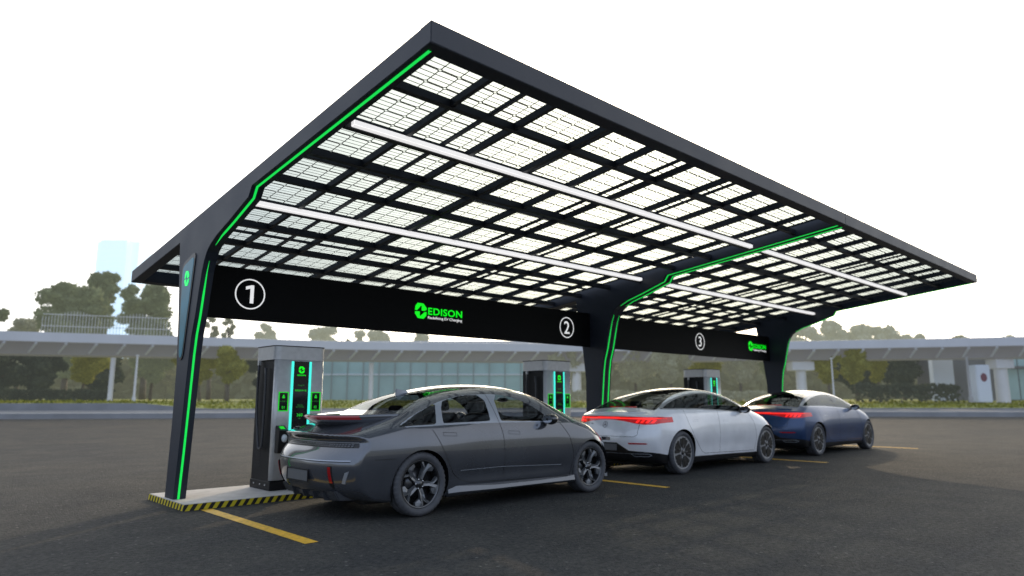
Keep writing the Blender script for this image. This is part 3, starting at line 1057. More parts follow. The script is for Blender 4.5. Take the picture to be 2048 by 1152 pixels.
def wheel(parent, x, y, side, r, w, style):
    """side -1: outer face towards -y"""
    rim_r = r * (.735 if style == 'twist' else .76)
    me_key = (style, 'k')
    t = obj('wheel', tyre_bm(r, w, rim_r), M['rubber'], parent, True)
    t.location = (x, y, r)
    t.rotation_euler = (0, 0.35 if style == 'twist' else .2, 0 if side < 0 else math.pi)
    # barrel
    bm = bmesh.new()
    lathe(bm, [(rim_r + .004, -w * .40), (rim_r - .012, -w * .41), (rim_r - .02, -w * .34), (rim_r - .03, w * .3)], 72)
    if style == 'twist':
        obj('rim_barrel', bm, M['alloy_dark'], t, True)
        d = bmesh.new(); lathe(d, [(.001, -w * .02), (.17, -w * .02), (.17, w * .06)], 48)
        obj('brake_disc', d, M['alloy_dark'], t, True)
        b2 = bmesh.new(); lathe(b2, [(.001, w * .10), (rim_r - .02, w * .10)], 48)
        obj('wheel_back', b2, M['wheel_black'], t)
        yo = -w * .40
        for k in range(5):
            a = 2 * math.pi * k / 5
            sp = bmesh.new()
            # each arm forks into two twisted blades
            def blade(pts, y0s, y1s):
                n = len(pts) // 2
                top = []; bot = []
                for (px, pz), yy in zip(pts, y0s): top.append(sp.verts.new((px, yy, pz)))
                for (px, pz), yy in zip(pts, y1s): bot.append(sp.verts.new((px, yy, pz)))
                m = len(pts)
                sp.faces.new(top); sp.faces.new(bot[::-1])
                for i in range(m): sp.faces.new((top[i], bot[i], bot[(i + 1) % m], top[(i + 1) % m]))
            R1 = rim_r - .008
            def pol(rr, aa): return (rr * math.sin(aa), rr * math.cos(aa))
            blade([pol(.05, -.5), pol(.13, -.20), pol(R1 * .72, -.10), pol(R1, -.33), pol(R1, -.20), pol(R1 * .74, .02), pol(.13, .0), pol(.05, .0)],
                  [yo + .03, yo + .018, yo + .004, yo + .012, yo + .012, yo + .014, yo + .028, yo + .034], [yo + .06] * 8)
            blade([pol(.05, .0), pol(.13, .0), pol(R1 * .74, .04), pol(R1, .10), pol(R1, .36), pol(R1 * .80, .22), pol(.13, .20), pol(.05, .5)],
                  [yo + .034, yo + .028, yo + .02, yo + .012, yo + .006, yo + .004, yo + .018, yo + .03], [yo + .06] * 8)
            blade([pol(R1, .36), pol(R1, .52), pol(R1 * .82, .56), pol(R1 * .66, .30), pol(R1 * .80, .22)],
                  [yo + .006, yo + .014, yo + .02, yo + .026, yo + .004], [yo + .055] * 5)
            for v in sp.verts:
                px, pz = v.co.x, v.co.z
                v.co.x = px * math.cos(a) + pz * math.sin(a); v.co.z = -px * math.sin(a) + pz * math.cos(a)
            bmesh.ops.recalc_face_normals(sp, faces=sp.faces[:])
            obj('spoke', sp, M['silver_spoke'], t)
        hb = bmesh.new(); lathe(hb, [(.001, yo + .012), (.028, yo + .012), (.034, yo + .02), (.058, yo + .03), (.062, yo + .06)], 30)
        obj('hub_cap', hb, M['alloy_dark'], t, True)
        lg = bmesh.new()
        for k in range(5):
            a = 2 * math.pi * (k + .5) / 5
            n0 = len(lg.verts); lathe(lg, [(.001, yo + .018), (.009, yo + .02), (.010, yo + .04)], 8); lg.verts.ensure_lookup_table()
            for v in lg.verts[n0:]: v.co.x += .052 * math.sin(a); v.co.z += .052 * math.cos(a)
        obj('wheel_nut', lg, M['chrome'], t, True)
    else:
        obj('rim_barrel', bm, M['wheel_grey'], t, True)
        yo = -w * .40
        d = bmesh.new(); lathe(d, [(.001, yo + .004), (.06, yo + .004), (rim_r * .55, yo + .012), (rim_r - .015, yo + .0), (rim_r - .004, yo + .006), (rim_r - .004, yo + .05)], 72)
        obj('wheel_face', d, M['wheel_grey'], t, True)
        for k in range(5):
            a0 = 2 * math.pi * k / 5
            sl_ = bmesh.new()
            for (da, w0, w1, r0, r1) in ((-.115, .015, .026, .075, rim_r - .028), (.115, .015, .026, .075, rim_r - .028), (.40, .012, .034, .10, rim_r - .04), (.86, .012, .034, .10, rim_r - .04)):
                a = a0 + da
                rr = [(r0, -w0), (r0, w0), (r1, w1), (r1 + .012, 0), (r1, -w1)]
                vs = []
                for yy in (yo - .004, yo + .03):
                    vs.append([sl_.verts.new((p * math.sin(a) + q * math.cos(a), yy, p * math.cos(a) - q * math.sin(a))) for p, q in rr])
                sl_.faces.new(vs[0]); sl_.faces.new(vs[1][::-1])
                for i in range(5): sl_.faces.new((vs[0][i], vs[1][i], vs[1][(i + 1) % 5], vs[0][(i + 1) % 5]))
            bmesh.ops.recalc_face_normals(sl_, faces=sl_.faces[:])
            obj('wheel_slot', sl_, M['wheel_black'], t)
            ch = bmesh.new()
            for da in (-.03, .03):
                a = a0 + da; rr = [(.05, -.004), (.05, .004), (.15, .003), (.15, -.003)]
                vs = []
                for yy in (yo - .006, yo + .01):
                    vs.append([ch.verts.new((p * math.sin(a) + q * math.cos(a), yy, p * math.cos(a) - q * math.sin(a))) for p, q in rr])
                ch.faces.new(vs[0]); ch.faces.new(vs[1][::-1])
                for i in range(4): ch.faces.new((vs[0][i], vs[1][i], vs[1][(i + 1) % 4], vs[0][(i + 1) % 4]))
            bmesh.ops.recalc_face_normals(ch, faces=ch.faces[:])
            obj('spoke_inlay', ch, M['silver'], t)
        hb = bmesh.new(); lathe(hb, [(.001, yo - .008), (.036, yo - .006), (.042, yo + .004), (.046, yo + .02)], 30)
        obj('hub_cap', hb, M['wheel_black'], t, True)
    return t

M['silver_spoke'] = mat('machined_spokes', (0.19, 0.20, 0.215), 0.34, 0.55, vary=0.06)

def loft_tub(x0, x1, hw, zt, parent):
    """floor, seats, dashboard: dark interior"""
    b = box(x0, x1, -hw, hw, .24, .62, .04)
    obj('cabin_floor', b, M['interior'], parent)

def seat_bm(x, y, w=.50, back=.60):
    bm = bmesh.new()
    bx(bm, x, x + .52, y - w / 2, y + w / 2, .50, .70, .06, 3)
    b2 = bmesh.new(); bx(b2, -.07, .07, -w / 2, w / 2, 0, back, .06, 3); 
    bx(b2, -.05, .05, -.13, .13, back + .03, back + .23, .045, 3)
    bmesh.ops.rotate(b2, verts=b2.verts[:], cent=(0, 0, 0), matrix=Matrix.Rotation(-.32, 3, 'Y'))
    for v in b2.verts: v.co += Vector((x + .02, y, .62))
    me = bpy.data.meshes.new('t'); b2.to_mesh(me); bm.from_mesh(me); bpy.data.meshes.remove(me); b2.free()
    return bm

def mirror_part(parent, x, y, z, side, mats, foot='door'):
    bm = bmesh.new()
    bmesh.ops.create_uvsphere(bm, u_segments=20, v_segments=12, radius=1)
    for v in bm.verts:
        p = v.co
        xx = p.x * .095 * (1.25 if p.x > 0 else .55); v.co = Vector((x + xx, y + side * (.10 + p.y * .115), z + p.z * .07 * (1 - .15 * p.y * side)))
    m1 = obj('mirror', bm, mats[0], parent, True)
    st = bmesh.new()
    prism(st, [(y - side * .06, z - .085), (y + side * .07, z - .045), (y + side * .09, z - .02), (y - side * .05, z - .045)], 'x', x - .03, x + .05)
    bmesh.ops.bevel(st, geom=st.edges[:], offset=.008, segments=2, affect='EDGES')
    obj('mirror_foot', st, mats[1], m1)
    gl = bmesh.new()
    bmesh.ops.create_circle(gl, cap_ends=True, segments=20, radius=1)
    for v in gl.verts: v.co = Vector((x - .05, y + side * (.10 + v.co.x * .09), z + v.co.y * .052))
    obj('mirror_glass', gl, M['chrome'], m1)
    return m1

def star_bm(r, t):
    bm = bmesh.new()
    seg = 40
    for k in range(seg):
        a, b = 2 * math.pi * k / seg, 2 * math.pi * (k + 1) / seg
        q = [(r * math.cos(a), r * math.sin(a)), (r * math.cos(b), r * math.sin(b)), ((r - t) * math.cos(b), (r - t) * math.sin(b)), ((r - t) * math.cos(a), (r - t) * math.sin(a))]
        bm.faces.new([bm.verts.new((p[0], p[1], .003)) for p in q])
    for k in range(3):
        a = math.pi / 2 + 2 * math.pi * k / 3
        tip = ((r - t * .5) * math.cos(a), (r - t * .5) * math.sin(a))
        for s in (-1, 1):
            n = (r * .17 * math.cos(a + s * math.pi / 3), r * .17 * math.sin(a + s * math.pi / 3))
            tri = [(0, 0), tip, n] if s < 0 else [(0, 0), n, tip]
            bm.faces.new([bm.verts.new((p[0], p[1], .003)) for p in tri])
    bmesh.ops.recalc_face_normals(bm, faces=bm.faces[:])
    return bm

def on_rear(bm, F, yc, zc, off=.004, rigid=False):
    """lay flat lettering on the rear of a body (local x -> -y, y -> z), following the surface"""
    if not rigid:
        for _ in range(2):
            long = [e for e in bm.edges if e.calc_length() > .07]
            if long: bmesh.ops.subdivide_edges(bm, edges=long, cuts=3)
    vs = bm.verts[:]
    base = np.array([(0.0, yc - v.co.x, zc + v.co.y) for v in vs])
    lo = np.full(len(vs), -.3); hi = np.full(len(vs), 1.2)
    for _ in range(26):
        md = (lo + hi) / 2
        f = F(md, base[:, 1], base[:, 2])
        hi = np.where(f < 0, md, hi); lo = np.where(f < 0, lo, md)
    if rigid: lo[:] = lo.min()
    for v, p, x in zip(vs, base, lo): v.co = Vector((x - off - v.co.z, p[1], p[2]))
    return bm

def arch_liner(parent, x, r, yin, yout):
    seg = 28
    for s in (-1, 1):
        bm = bmesh.new()
        rows = []
        for k in range(seg + 1):
            a = math.pi * (-.12 + 1.24 * k / seg)
            rows.append([bm.verts.new((x + r * math.cos(a), s * y, r * .96 + r * math.sin(a))) for y in (yin, yout)])
        for k in range(seg):
            bm.faces.new((rows[k][0], rows[k + 1][0], rows[k + 1][1], rows[k][1]))
        bm.faces.new([q[0] for q in rows])
        obj('wheel_arch_liner', bm, M['louvre'], parent)

def ribbon(path, hw, step=.03):
    """flat strip along a 2-D path (local x, y)"""
    bm = bmesh.new()
    p = dense(path, step); prev = None
    for i, q in enumerate(p):
        a, b = p[max(i - 1, 0)], p[min(i + 1, len(p) - 1)]
        ln = math.hypot(b[0] - a[0], b[1] - a[1]) + 1e-9
        nx, ny = -(b[1] - a[1]) / ln * hw, (b[0] - a[0]) / ln * hw
        r = [bm.verts.new((q[0] - nx, q[1] - ny, 0)), bm.verts.new((q[0] + nx, q[1] + ny, 0))]
        if prev: bm.faces.new((prev[0], r[0], r[1], prev[1]))
        prev = r
    return bm

def on_side(bm, F, s, off=.0015):
    """lay a flat strip (local x, y = along the car, up) on the flank"""
    vs = bm.verts[:]
    X = np.array([v.co.x for v in vs]); Z = np.array([v.co.y for v in vs])
    lo = np.full(len(vs), .3); hi = np.full(len(vs), 1.2)
    for _ in range(26):
        md = (lo + hi) / 2; f = F(X, md, Z)
        lo = np.where(f < 0, md, lo); hi = np.where(f < 0, hi, md)
    for v, y in zip(vs, lo): v.co = Vector((v.co.x, s * (y + off), v.co.y))
    bmesh.ops.recalc_face_normals(bm, faces=bm.faces[:])
    for f in bm.faces:
        if f.normal.y * s < 0: f.normal_flip()
    return bm

# ---- grey streamlined saloon ------------------------------------------------
def build_grey(parent):
    LEN, YW = 4.855, .94
    top = natural_spline([(0, .928), (.16, .962), (.35, 1.012), (.6, 1.082), (.9, 1.178), (1.25, 1.325), (1.6, 1.422), (2.0, 1.478), (2.45, 1.497), (2.9, 1.468), (3.3, 1.36), (3.65, 1.19), (3.95, 1.05), (4.25, .955), (4.5, .87), (4.7, .77), (4.87, .63)])
    plan = natural_spline([(-.05, .80), (.3, .875), (.7, .92), (1.1, .942), (1.8, .938), (2.6, .935), (3.6, .94), (4.1, .935), (4.45, .895), (4.7, .82), (4.9, .72)])
    inset = natural_spline([(.10, .13), (.18, .085), (.25, .05), (.35, .024), (.5, .006), (.65, 0), (.8, .010), (.9, .030), (1.0, .072), (1.1, .126), (1.2, .186), (1.36, .295), (1.5, .41)])
    rearp = natural_spline([(.15, .36), (.25, .20), (.33, .09), (.42, .035), (.5, .012), (.6, .0), (.66, .012), (.74, .05), (.80, .095), (.86, .105), (.91, .055), (.945, .02), (1.02, .02), (1.2, .1)])
    frontp = natural_spline([(.1, .16), (.2, .09), (.35, .02), (.5, 0), (.62, .01), (.75, .09), (.9, .28), (1.1, .5)])
    def F(x, y, z):
        ay = np.abs(y)
        mid = sstep(x, 1.35, 1.75) * (1 - sstep(x, 3.3, 3.75))
        ins = inset(z) + .020 * np.exp(-((z - .40) / .085) ** 2) * mid + .006 * np.exp(-((z - .86) / .02) ** 2) * sstep(x, .3, .6) * 0
        gh = np.maximum(z - .98, 0)
        ins = ins + gh * (.22 * (1 - sstep(x, .6, 2.0)) + .25 * sstep(x, 3.0, 3.9))
        haunch = .018 * np.exp(-((x - 1.06) / .5) ** 2 - ((z - .72) / .22) ** 2) + .018 * np.exp(-((x - 4.01) / .45) ** 2 - ((z - .70) / .2) ** 2)
        side = ay - (plan(x) - ins + haunch)
        crown = .085 * (ay / .65) ** 2 * (.55 + .45 * sstep(x, 1.0, 1.8) * (1 - sstep(x, 3.2, 4.0)))
        tp = (z - (top(x) - crown)) * .92
        a = smax(side, tp, .10)
        rear = (rearp(z) + .30 * (ay / .9) ** 3.2) - x
        a = smax(a, rear, .035)
        fr = x - (LEN - frontp(z) - .52 * (ay / .9) ** 2.6)
        a = smax(a, fr, .10)
        bot = (.175 + .16 * np.maximum(.75 - x, 0) ** 1.2) - z
        return smax(a, bot, .04)
    P, Q = surface_net(F, (-.12, -1.02, .08), (5.0, 1.02, 1.6), .023)
    bm = bmesh.new()
    vs = [bm.verts.new(p) for p in P]
    for q in Q: bm.faces.new([vs[i] for i in q])
    RX, FX, TR = 1.06, 4.01, .357
    quarter = chaikin([(.76, .993), (1.375, 1.248), (1.40, 1.235), (1.285, 1.012), (1.20, 1.006)], 2)
    quarter = [(.79, .997), (1.08, 1.135), (1.365, 1.243), (1.385, 1.232), (1.30, 1.03), (1.275, 1.014)]
    reardoor = chaikin([(1.475, 1.262), (1.40, 1.03), (1.43, 1.022), (2.13, 1.03), (2.17, 1.04), (2.195, 1.36), (1.84, 1.345), (1.62, 1.305)], 1)
    frontdoor = chaikin([(2.36, 1.366), (2.335, 1.04), (2.36, 1.026), (3.22, 1.005), (3.25, 1.015), (3.13, 1.13), (2.93, 1.245), (2.64, 1.345)], 1)
    dlo = chaikin([(.73, .982), (1.05, 1.133), (1.42, 1.262), (1.62, 1.309), (1.84, 1.347), (2.2, 1.364), (2.4, 1.366), (2.64, 1.342), (2.93, 1.242), (3.13, 1.127), (3.29, 1.002), (3.26, .992), (2.3, 1.012), (1.3, .998)], 1)
    rg = [(-.62, 1.185), (-.47, 1.355), (-.40, 1.376), (.40, 1.376), (.47, 1.355), (.62, 1.185), (.56, 1.17), (-.56, 1.17)]
    ws = [(-.70, 1.05), (-.545, 1.385), (-.47, 1.41), (.47, 1.41), (.545, 1.385), (.70, 1.05), (.63, 1.03), (-.63, 1.03)]
    px = [(-.82, .782), (-.80, .832), (.80, .832), (.82, .782)]
    archs = [(RX, .385), (FX, .385)]
    cz = .352
    sideR = lambda c: (np.abs(c[:, 1]) > .3) & (c[:, 2] > .93) & (c[:, 0] > .6) & (c[:, 0] < 3.6)
    D = {
        'quarter': (lambda c: sd_poly(c[:, 0], c[:, 2], quarter), sideR),
        'reardoor': (lambda c: sd_poly(c[:, 0], c[:, 2], reardoor), sideR),
        'frontdoor': (lambda c: sd_poly(c[:, 0], c[:, 2], frontdoor), sideR),
        'dlo': (lambda c: sd_poly(c[:, 0], c[:, 2], dlo), sideR),
        'rg': (lambda c: sd_poly(c[:, 1], c[:, 2], rg), lambda c: (c[:, 0] < 1.75) & (c[:, 2] > 1.1) & (np.abs(c[:, 1]) < .72)),
        'ws': (lambda c: sd_poly(c[:, 1], c[:, 2], ws), lambda c: (c[:, 0] > 2.85) & (c[:, 2] > .98) & (np.abs(c[:, 1]) < .78)),
        'px': (lambda c: sd_poly(c[:, 1], c[:, 2], px), lambda c: (c[:, 0] < .5) & (c[:, 2] > .7) & (c[:, 2] < .9)),
    }
    for i, (ax_, r_) in enumerate(archs):
        D['arch%d' % i] = (lambda c, ax_=ax_, r_=r_: np.hypot(c[:, 0] - ax_, c[:, 2] - cz) - r_, lambda c: (np.abs(c[:, 1]) > .55) & (c[:, 2] < .9))
    seams = [[(1.215, .955), (1.285, .83), (1.41, .60), (1.50, .45), (1.62, .36), (1.80, .315), (3.57, .265), (3.63, .55), (3.55, .80), (3.40, 1.0)], [(2.30, 1.01), (2.325, .80), (2.34, .33)], [(2.25, 1.38), (2.30, 1.01)]]
    handles = [[(1.36, .90), (1.56, .89)], [(2.42, .885), (2.61, .875)]]
    for k in ('arch0', 'arch1', 'dlo', 'quarter', 'reardoor', 'frontdoor', 'rg', 'ws', 'px'):
        cut(bm, *D[k])
    bm.faces.ensure_lookup_table()
    C = centres(bm)
    def ins_(k): return (D[k][0](C) < 0) & D[k][1](C)
    tag_ = np.zeros(len(C), int)
    tag_[ins_('dlo')] = 1
    for i, k in enumerate(('quarter', 'reardoor', 'frontdoor')): tag_[ins_(k)] = 10 + i
    tag_[ins_('rg')] = 13; tag_[ins_('ws')] = 14; tag_[ins_('px')] = 15
    arch = ins_('arch0') | ins_('arch1'); tag_[arch] = 99
    faces = bm.faces[:]
    sel = [f for f, t in zip(faces, tag_) if t in (0, 1, 2)]
    slots = [{0: 0, 1: 1, 2: 2}[t] for t in tag_ if t in (0, 1, 2)]
    body = finish('body', bm, sel, F, [M['paint_grey'], M['trim'], M['seam']], parent, slots)
    for side in (-1, 1):
        for t_, nm in ((10, 'quarter_window'), (11, 'rear_door_window'), (12, 'front_door_window')):
            finish(nm, bm, [f for f, t, c in zip(faces, tag_, C) if t == t_ and c[1] * side > 0], F, [M['glass_car']], parent, push=-.004)
    finish('rear_window', bm, [f for f, t in zip(faces, tag_) if t == 13], F, [M['glass_dark']], parent, push=-.003)
    finish('windscreen', bm, [f for f, t in zip(faces, tag_) if t == 14], F, [M['glass_car']], parent, push=-.003)
    lb = finish('rear_light_strip', bm, [f for f, t in zip(faces, tag_) if t == 15], F, [M['black_plastic']], parent, push=-.012)
    bm.free()
    for s in (-1, 1):
        for sm in seams: obj('panel_gap', on_side(ribbon(sm, .0032), F, s), M['seam'], parent)
        obj('crease_highlight', on_side(ribbon([(1.62, .468), (2.3, .470), (3.40, .425)], .0045), F, s, .002), M['trim'], parent)  # pale line painted where the door crease catches light
        obj('panel_gap', on_side(ribbon([(.45, .655), (.70, .655)], .003), F, s), M['seam'], parent)
    b = on_rear(ribbon([(-.80, .652), (-.4, .650), (.4, .650), (.80, .652)], .0045), F, 0, 0, .0015)
    obj('bumper_edge_highlight', b, M['trim'], parent)  # pale ribbon paints the lit edge of the bumper crease
    b = on_rear(ribbon([(-.80, .641), (-.4, .639), (.4, .639), (.80, .641)], .004), F, 0, 0, .0015)
    obj('panel_gap', b, M['seam'], parent)
    # pixel dashes in the strip
    d = bmesh.new()
    for row in (0, 1):
        for k in range(44):
            y = -.76 + 1.52 * (k + .5) / 44
            if abs(abs(y) - .48) < .012: continue
            bx(d, -(y) - .010, -(y) + .010, .005 + row * .018 + .006, .005 + row * .018 + .018, 0, .004)
    bmesh.ops.subdivide_edges(d, edges=[], cuts=1)
    on_rear(d, F, 0, .782, -.010)
    obj('pixel_row', d, M['alloy_dark'], lb)
    # lip trim above the strip
    d = bmesh.new()
    for k in range(60):
        y = -.80 + 1.6 * k / 60
        q = [d.verts.new(p) for p in ((y, .0, 0), (y + 1.6 / 60, .0, 0), (y + 1.6 / 60, .008, .004), (y, .008, .004))]
        d.faces.new(q)
    on_rear(d, F, 0, .834, .001)
    obj('strip_trim', d, M['trim'], lb)
    # upper spoiler wing with the brake light
    ys = np.linspace(-.68, .68, 49)
    def wx(y): return .14 + .72 * (abs(y) / .68) ** 2.6
    sp = bmesh.new(); prev = None
    red = bmesh.new(); rprev = None
    for y in ys:
        x = wx(y)
        e = max(0, (abs(y) - .50) / .18)
        zt = 1.128 + .012 * e
        zb_ = max(float(top(x)) - .085 * (abs(y) / .65) ** 2 * .6 - .03, zt - .055)
        zb_ = min(zb_, zt - .02)
        back = x + .42 - .25 * e
        sec = [(x + .004, zt - .012), (x + .03, zt), (back, float(top(back)) - .06 * (abs(y) / .65) ** 2 - .012), (back, zt - .14), (x + .16, zt - .13), (x + .035, zt - .058)]
        q = [sp.verts.new((a, y, b)) for a, b in sec]
        if prev:
            for k in range(6): sp.faces.new((prev[k], prev[(k + 1) % 6], q[(k + 1) % 6], q[k]))
        else: sp.faces.new(q)
        prev = q
        if abs(y) <= .535:
            k_ = .5 if abs(y) < .50 else 1
            r_ = [red.verts.new((a, y, b)) for a, b in ((x - .002, zt - .010), (x - .006, zt - .028), (x + .028, zt - .056))]
            if rprev:
                for k in range(2): red.faces.new((rprev[k], rprev[k + 1], r_[k + 1], r_[k]))
            rprev = r_
    sp.faces.new(prev[::-1])
    bmesh.ops.recalc_face_normals(sp, faces=sp.faces[:]); bmesh.ops.recalc_face_normals(red, faces=red.faces[:])
    for f in sp.faces: f.smooth = True
    so = obj('spoiler', sp, M['paint_grey'], parent)
    for e_ in (): pass
    obj('brake_light', red, M['red_lens'], so)
    # bumper: number plate recess, red uprights, vents, diffuser
    b = bmesh.new(); bx(b, -.235, .235, -.055, .055, 0, .006)
    on_rear(b, F, -.03, .475, .002, True)
    obj('licence_plate', b, M['plate_m'], parent)
    b = bmesh.new()
    for s in (-1, 1):
        for (a0, a1, c0, c1) in ((-.25, .25, .062, .07), (-.25, .25, -.07, -.062), (-.25, -.242, -.062, .062), (.242, .25, -.062, .062)):
            pass
    for (a0, a1, c0, c1) in ((-.25, .25, .060, .068), (-.25, .25, -.068, -.060), (-.25, -.242, -.060, .060), (.242, .25, -.060, .060)):
        bx(b, a0, a1, c0, c1, 0, .012)
    on_rear(b, F, -.03, .475, .001, True)
    obj('plate_frame', b, M['seam'], parent)
    for s in (-1, 1):
        b = bmesh.new(); prism(b, [(-.024, .09), (.024, .095), (.022, -.10), (0, -.15), (-.022, -.105)], 'z', 0, .014)
        on_rear(b, F, s * .60, .50, -.002)
        rf = obj('rear_reflector', b, M['seam'], parent)
        b = bmesh.new()
        for k in range(9):
            z = .078 - k * .019
            bx(b, -.013, .017, z - .008, z + .008, .0, .018)
        on_rear(b, F, s * .60, .50, -.001)
        obj('red_lens', b, M['red_lens'], rf)
        b = bmesh.new(); prism(b, [(-.035 * s, .075), (.0, .06), (.05 * s, -.055), (.02 * s, -.06)], 'z', 0, .01)
        on_rear(b, F, s * .76, .47, -.002)
        obj('bumper_vent', b, M['trim'], parent)
    df = bmesh.new()
    prism(df, [(.13, .335), (.20, .225), (.75, .195), (.75, .25), (.30, .31)], 'y', -.62, .62)
    bmesh.ops.bevel(df, geom=df.edges[:], offset=.012, segments=2, affect='EDGES')
    dfo = obj('diffuser', df, M['paint_grey'], parent)
    fn = bmesh.new()
    for y in (-.36, -.12, .12, .36):
        prism(fn, [(.11, .36), (.17, .21), (.5, .17), (.5, .26)], 'y', y - .012, y + .012)
    obj('diffuser_fin', fn, M['paint_grey'], dfo)
    # emblem oval with slanted letter
    em = bmesh.new(); seg = 28
    for k in range(seg):
        a, b_ = 2 * math.pi * k / seg, 2 * math.pi * (k + 1) / seg
        em.faces.new([em.verts.new(p) for p in ((.062 * math.cos(a), .032 * math.sin(a), .002), (.062 * math.cos(b_), .032 * math.sin(b_), .002), (.052 * math.cos(b_), .024 * math.sin(b_), .002), (.052 * math.cos(a), .024 * math.sin(a), .002))])
    for x0 in (-.024, .010):
        em.faces.new([em.verts.new(p) for p in ((x0 - .004, -.02, .002), (x0 + .010, -.02, .002), (x0 + .018, .02, .002), (x0 + .004, .02, .002))])
    em.faces.new([em.verts.new(p) for p in ((-.02, -.004, .002), (.02, .001, .002), (.02, .007, .002), (-.02, .002, .002))])
    # laid on the sloping lid below the spoiler
    for v in em.verts:
        x = .20 + v.co.y * .8; y = -v.co.x
        v.co = Vector((x, y, float(top(x)) - .085 * (abs(y) / .65) ** 2 * .55 + .004))
    bmesh.ops.recalc_face_normals(em, faces=em.faces[:])
    obj('emblem', em, M['chrome'], parent)
    tb, w = text_mesh('IONIQ 6', width=.34, height=.028, bold=.01, extrude=0, space=1.5)
    bmesh.ops.triangulate(tb, faces=tb.faces[:])
    on_rear(tb, F, w / 2, .865, .003)
    obj('model_lettering', tb, M['seam'], parent)
    # shark fin
    fn = bmesh.new(); prism(fn, [(1.30, 1.325), (1.50, 1.385), (1.46, 1.41), (1.33, 1.425), (1.30, 1.43)], 'y', -.016, .016)
    bmesh.ops.bevel(fn, geom=fn.edges[:], offset=.006, segments=2, affect='EDGES')
    obj('antenna', fn, M['trim'], parent)
    # sill blades
    for s in (-1, 1):
        b = bmesh.new()
        secs = [(1.46, .885, .17, .30), (1.62, .905, .18, .295), (2.2, .918, .185, .262), (3.0, .918, .185, .255), (3.5, .915, .175, .262), (3.66, .91, .165, .275)]
        prev = None
        for (x, y, z0, z1) in secs:
            q = [b.verts.new((x, s * yy, zz)) for yy, zz in ((y - .10, z0 + .01), (y - .02, z0), (y + .022, z0 + (z1 - z0) * .35), (y + .004, z1), (y - .10, z1 + .005))]
            if prev:
                for k in range(5): b.faces.new((prev[k], prev[(k + 1) % 5], q[(k + 1) % 5], q[k]))
            else: b.faces.new(q)
            prev = q
        b.faces.new(prev[::-1]); bmesh.ops.recalc_face_normals(b, faces=b.faces[:])
        bmesh.ops.bevel(b, geom=[e for e in b.edges], offset=.004, segments=1, affect='EDGES')
        obj('sill', b, M['paint_grey'], parent)
        for hp in handles:
            hb = bmesh.new()
            (xa, za), (xb, zb2) = hp
            n = 8
            for row in (0,):
                ring_o = [(xa, za - .02), (xb, zb2 - .02), (xb, zb2 + .018), (xa, za + .018)]
            for i in range(4):
                (x_a, z_a), (x_b, z_b) = ring_o[i], ring_o[(i + 1) % 4]
                ln = math.hypot(x_b - x_a, z_b - z_a); nx_, nz_ = -(z_b - z_a) / ln * .002, (x_b - x_a) / ln * .002
                hb.faces.new([hb.verts.new((p[0], s, p[1])) for p in ((x_a - nx_, z_a - nz_), (x_b - nx_, z_b - nz_), (x_b + nx_, z_b + nz_), (x_a + nx_, z_a + nz_))])
            for v in hb.verts:
                lo, hi = .5, 1.1
                for _ in range(22):
                    m_ = (lo + hi) / 2
                    if F(np.array([v.co.x]), np.array([m_]), np.array([v.co.z]))[0] < 0: lo = m_
                    else: hi = m_
                v.co.y = s * (hi + .0012)
            bmesh.ops.recalc_face_normals(hb, faces=hb.faces[:])
            obj('door_handle', hb, M['seam'], parent)
        mirror_part(parent, 3.12, s * .865, 1.035, s, (M['paint_grey'], M['black_plastic']))
        # front lip corner
        b = bmesh.new(); prism(b, [(4.34, .20), (4.47, .185), (4.47, .23), (4.42, .30), (4.40, .24)], 'y', s * .80, s * .845)
        bmesh.ops.bevel(b, geom=b.edges[:], offset=.004, segments=1, affect='EDGES')
        obj('front_lip', b, M['trim'], parent)
        b = bmesh.new(); prism(b, [(4.52, .70), (4.62, .69), (4.60, .74), (4.50, .75)], 'y', s * .72, s * .80)
        obj('headlight', b, M['red_lens'] if False else M['silver'], parent)
        arch = None
    arch_liner(parent, RX, .40, .52, .90); arch_liner(parent, FX, .40, .52, .90)
    obj('underbody', box(.5, 4.5, -.62, .62, .15, .24, .02), M['interior'], parent)
    obj('cabin_floor', box(1.3, 3.7, -.72, .72, .24, .60, .05), M['interior'], parent)
    obj('dashboard', box(3.25, 3.75, -.70, .70, .60, .985, .07), M['interior'], parent)
    obj('parcel_shelf', box(.45, 1.30, -.60, .60, .70, 1.0, .03), M['interior'], parent)
    for y in (-.37, .37):
        obj('seat', seat_bm(2.5, y, .5, .52), M['interior'], parent)
        obj('seat', seat_bm(1.72, y, .52, .40), M['interior'], parent)
    b = bmesh.new(); bmesh.ops.create_uvsphere(b, u_segments=16, v_segments=8, radius=1)
    for v in b.verts: v.co = Vector((3.15 + v.co.x * .025, v.co.y * .12, 1.29 + v.co.z * .035))
    obj('rear_view_mirror', b, M['black_plastic'], parent, True)
    # dashed wheel arch mouldings are part of the body surface; wheels
    for x in (RX, FX):
        for s in (-1, 1):
            wheel(parent, x, s * (.815 if x == RX else .81), s, TR, .235, 'twist')

grey = thing('parked_car', 'dark grey streamlined saloon with a red-lit spoiler, parked at the nearest charger', 'car', (3.67, 7.385, 0), 0, 'electric cars at the chargers')
build_grey(grey)

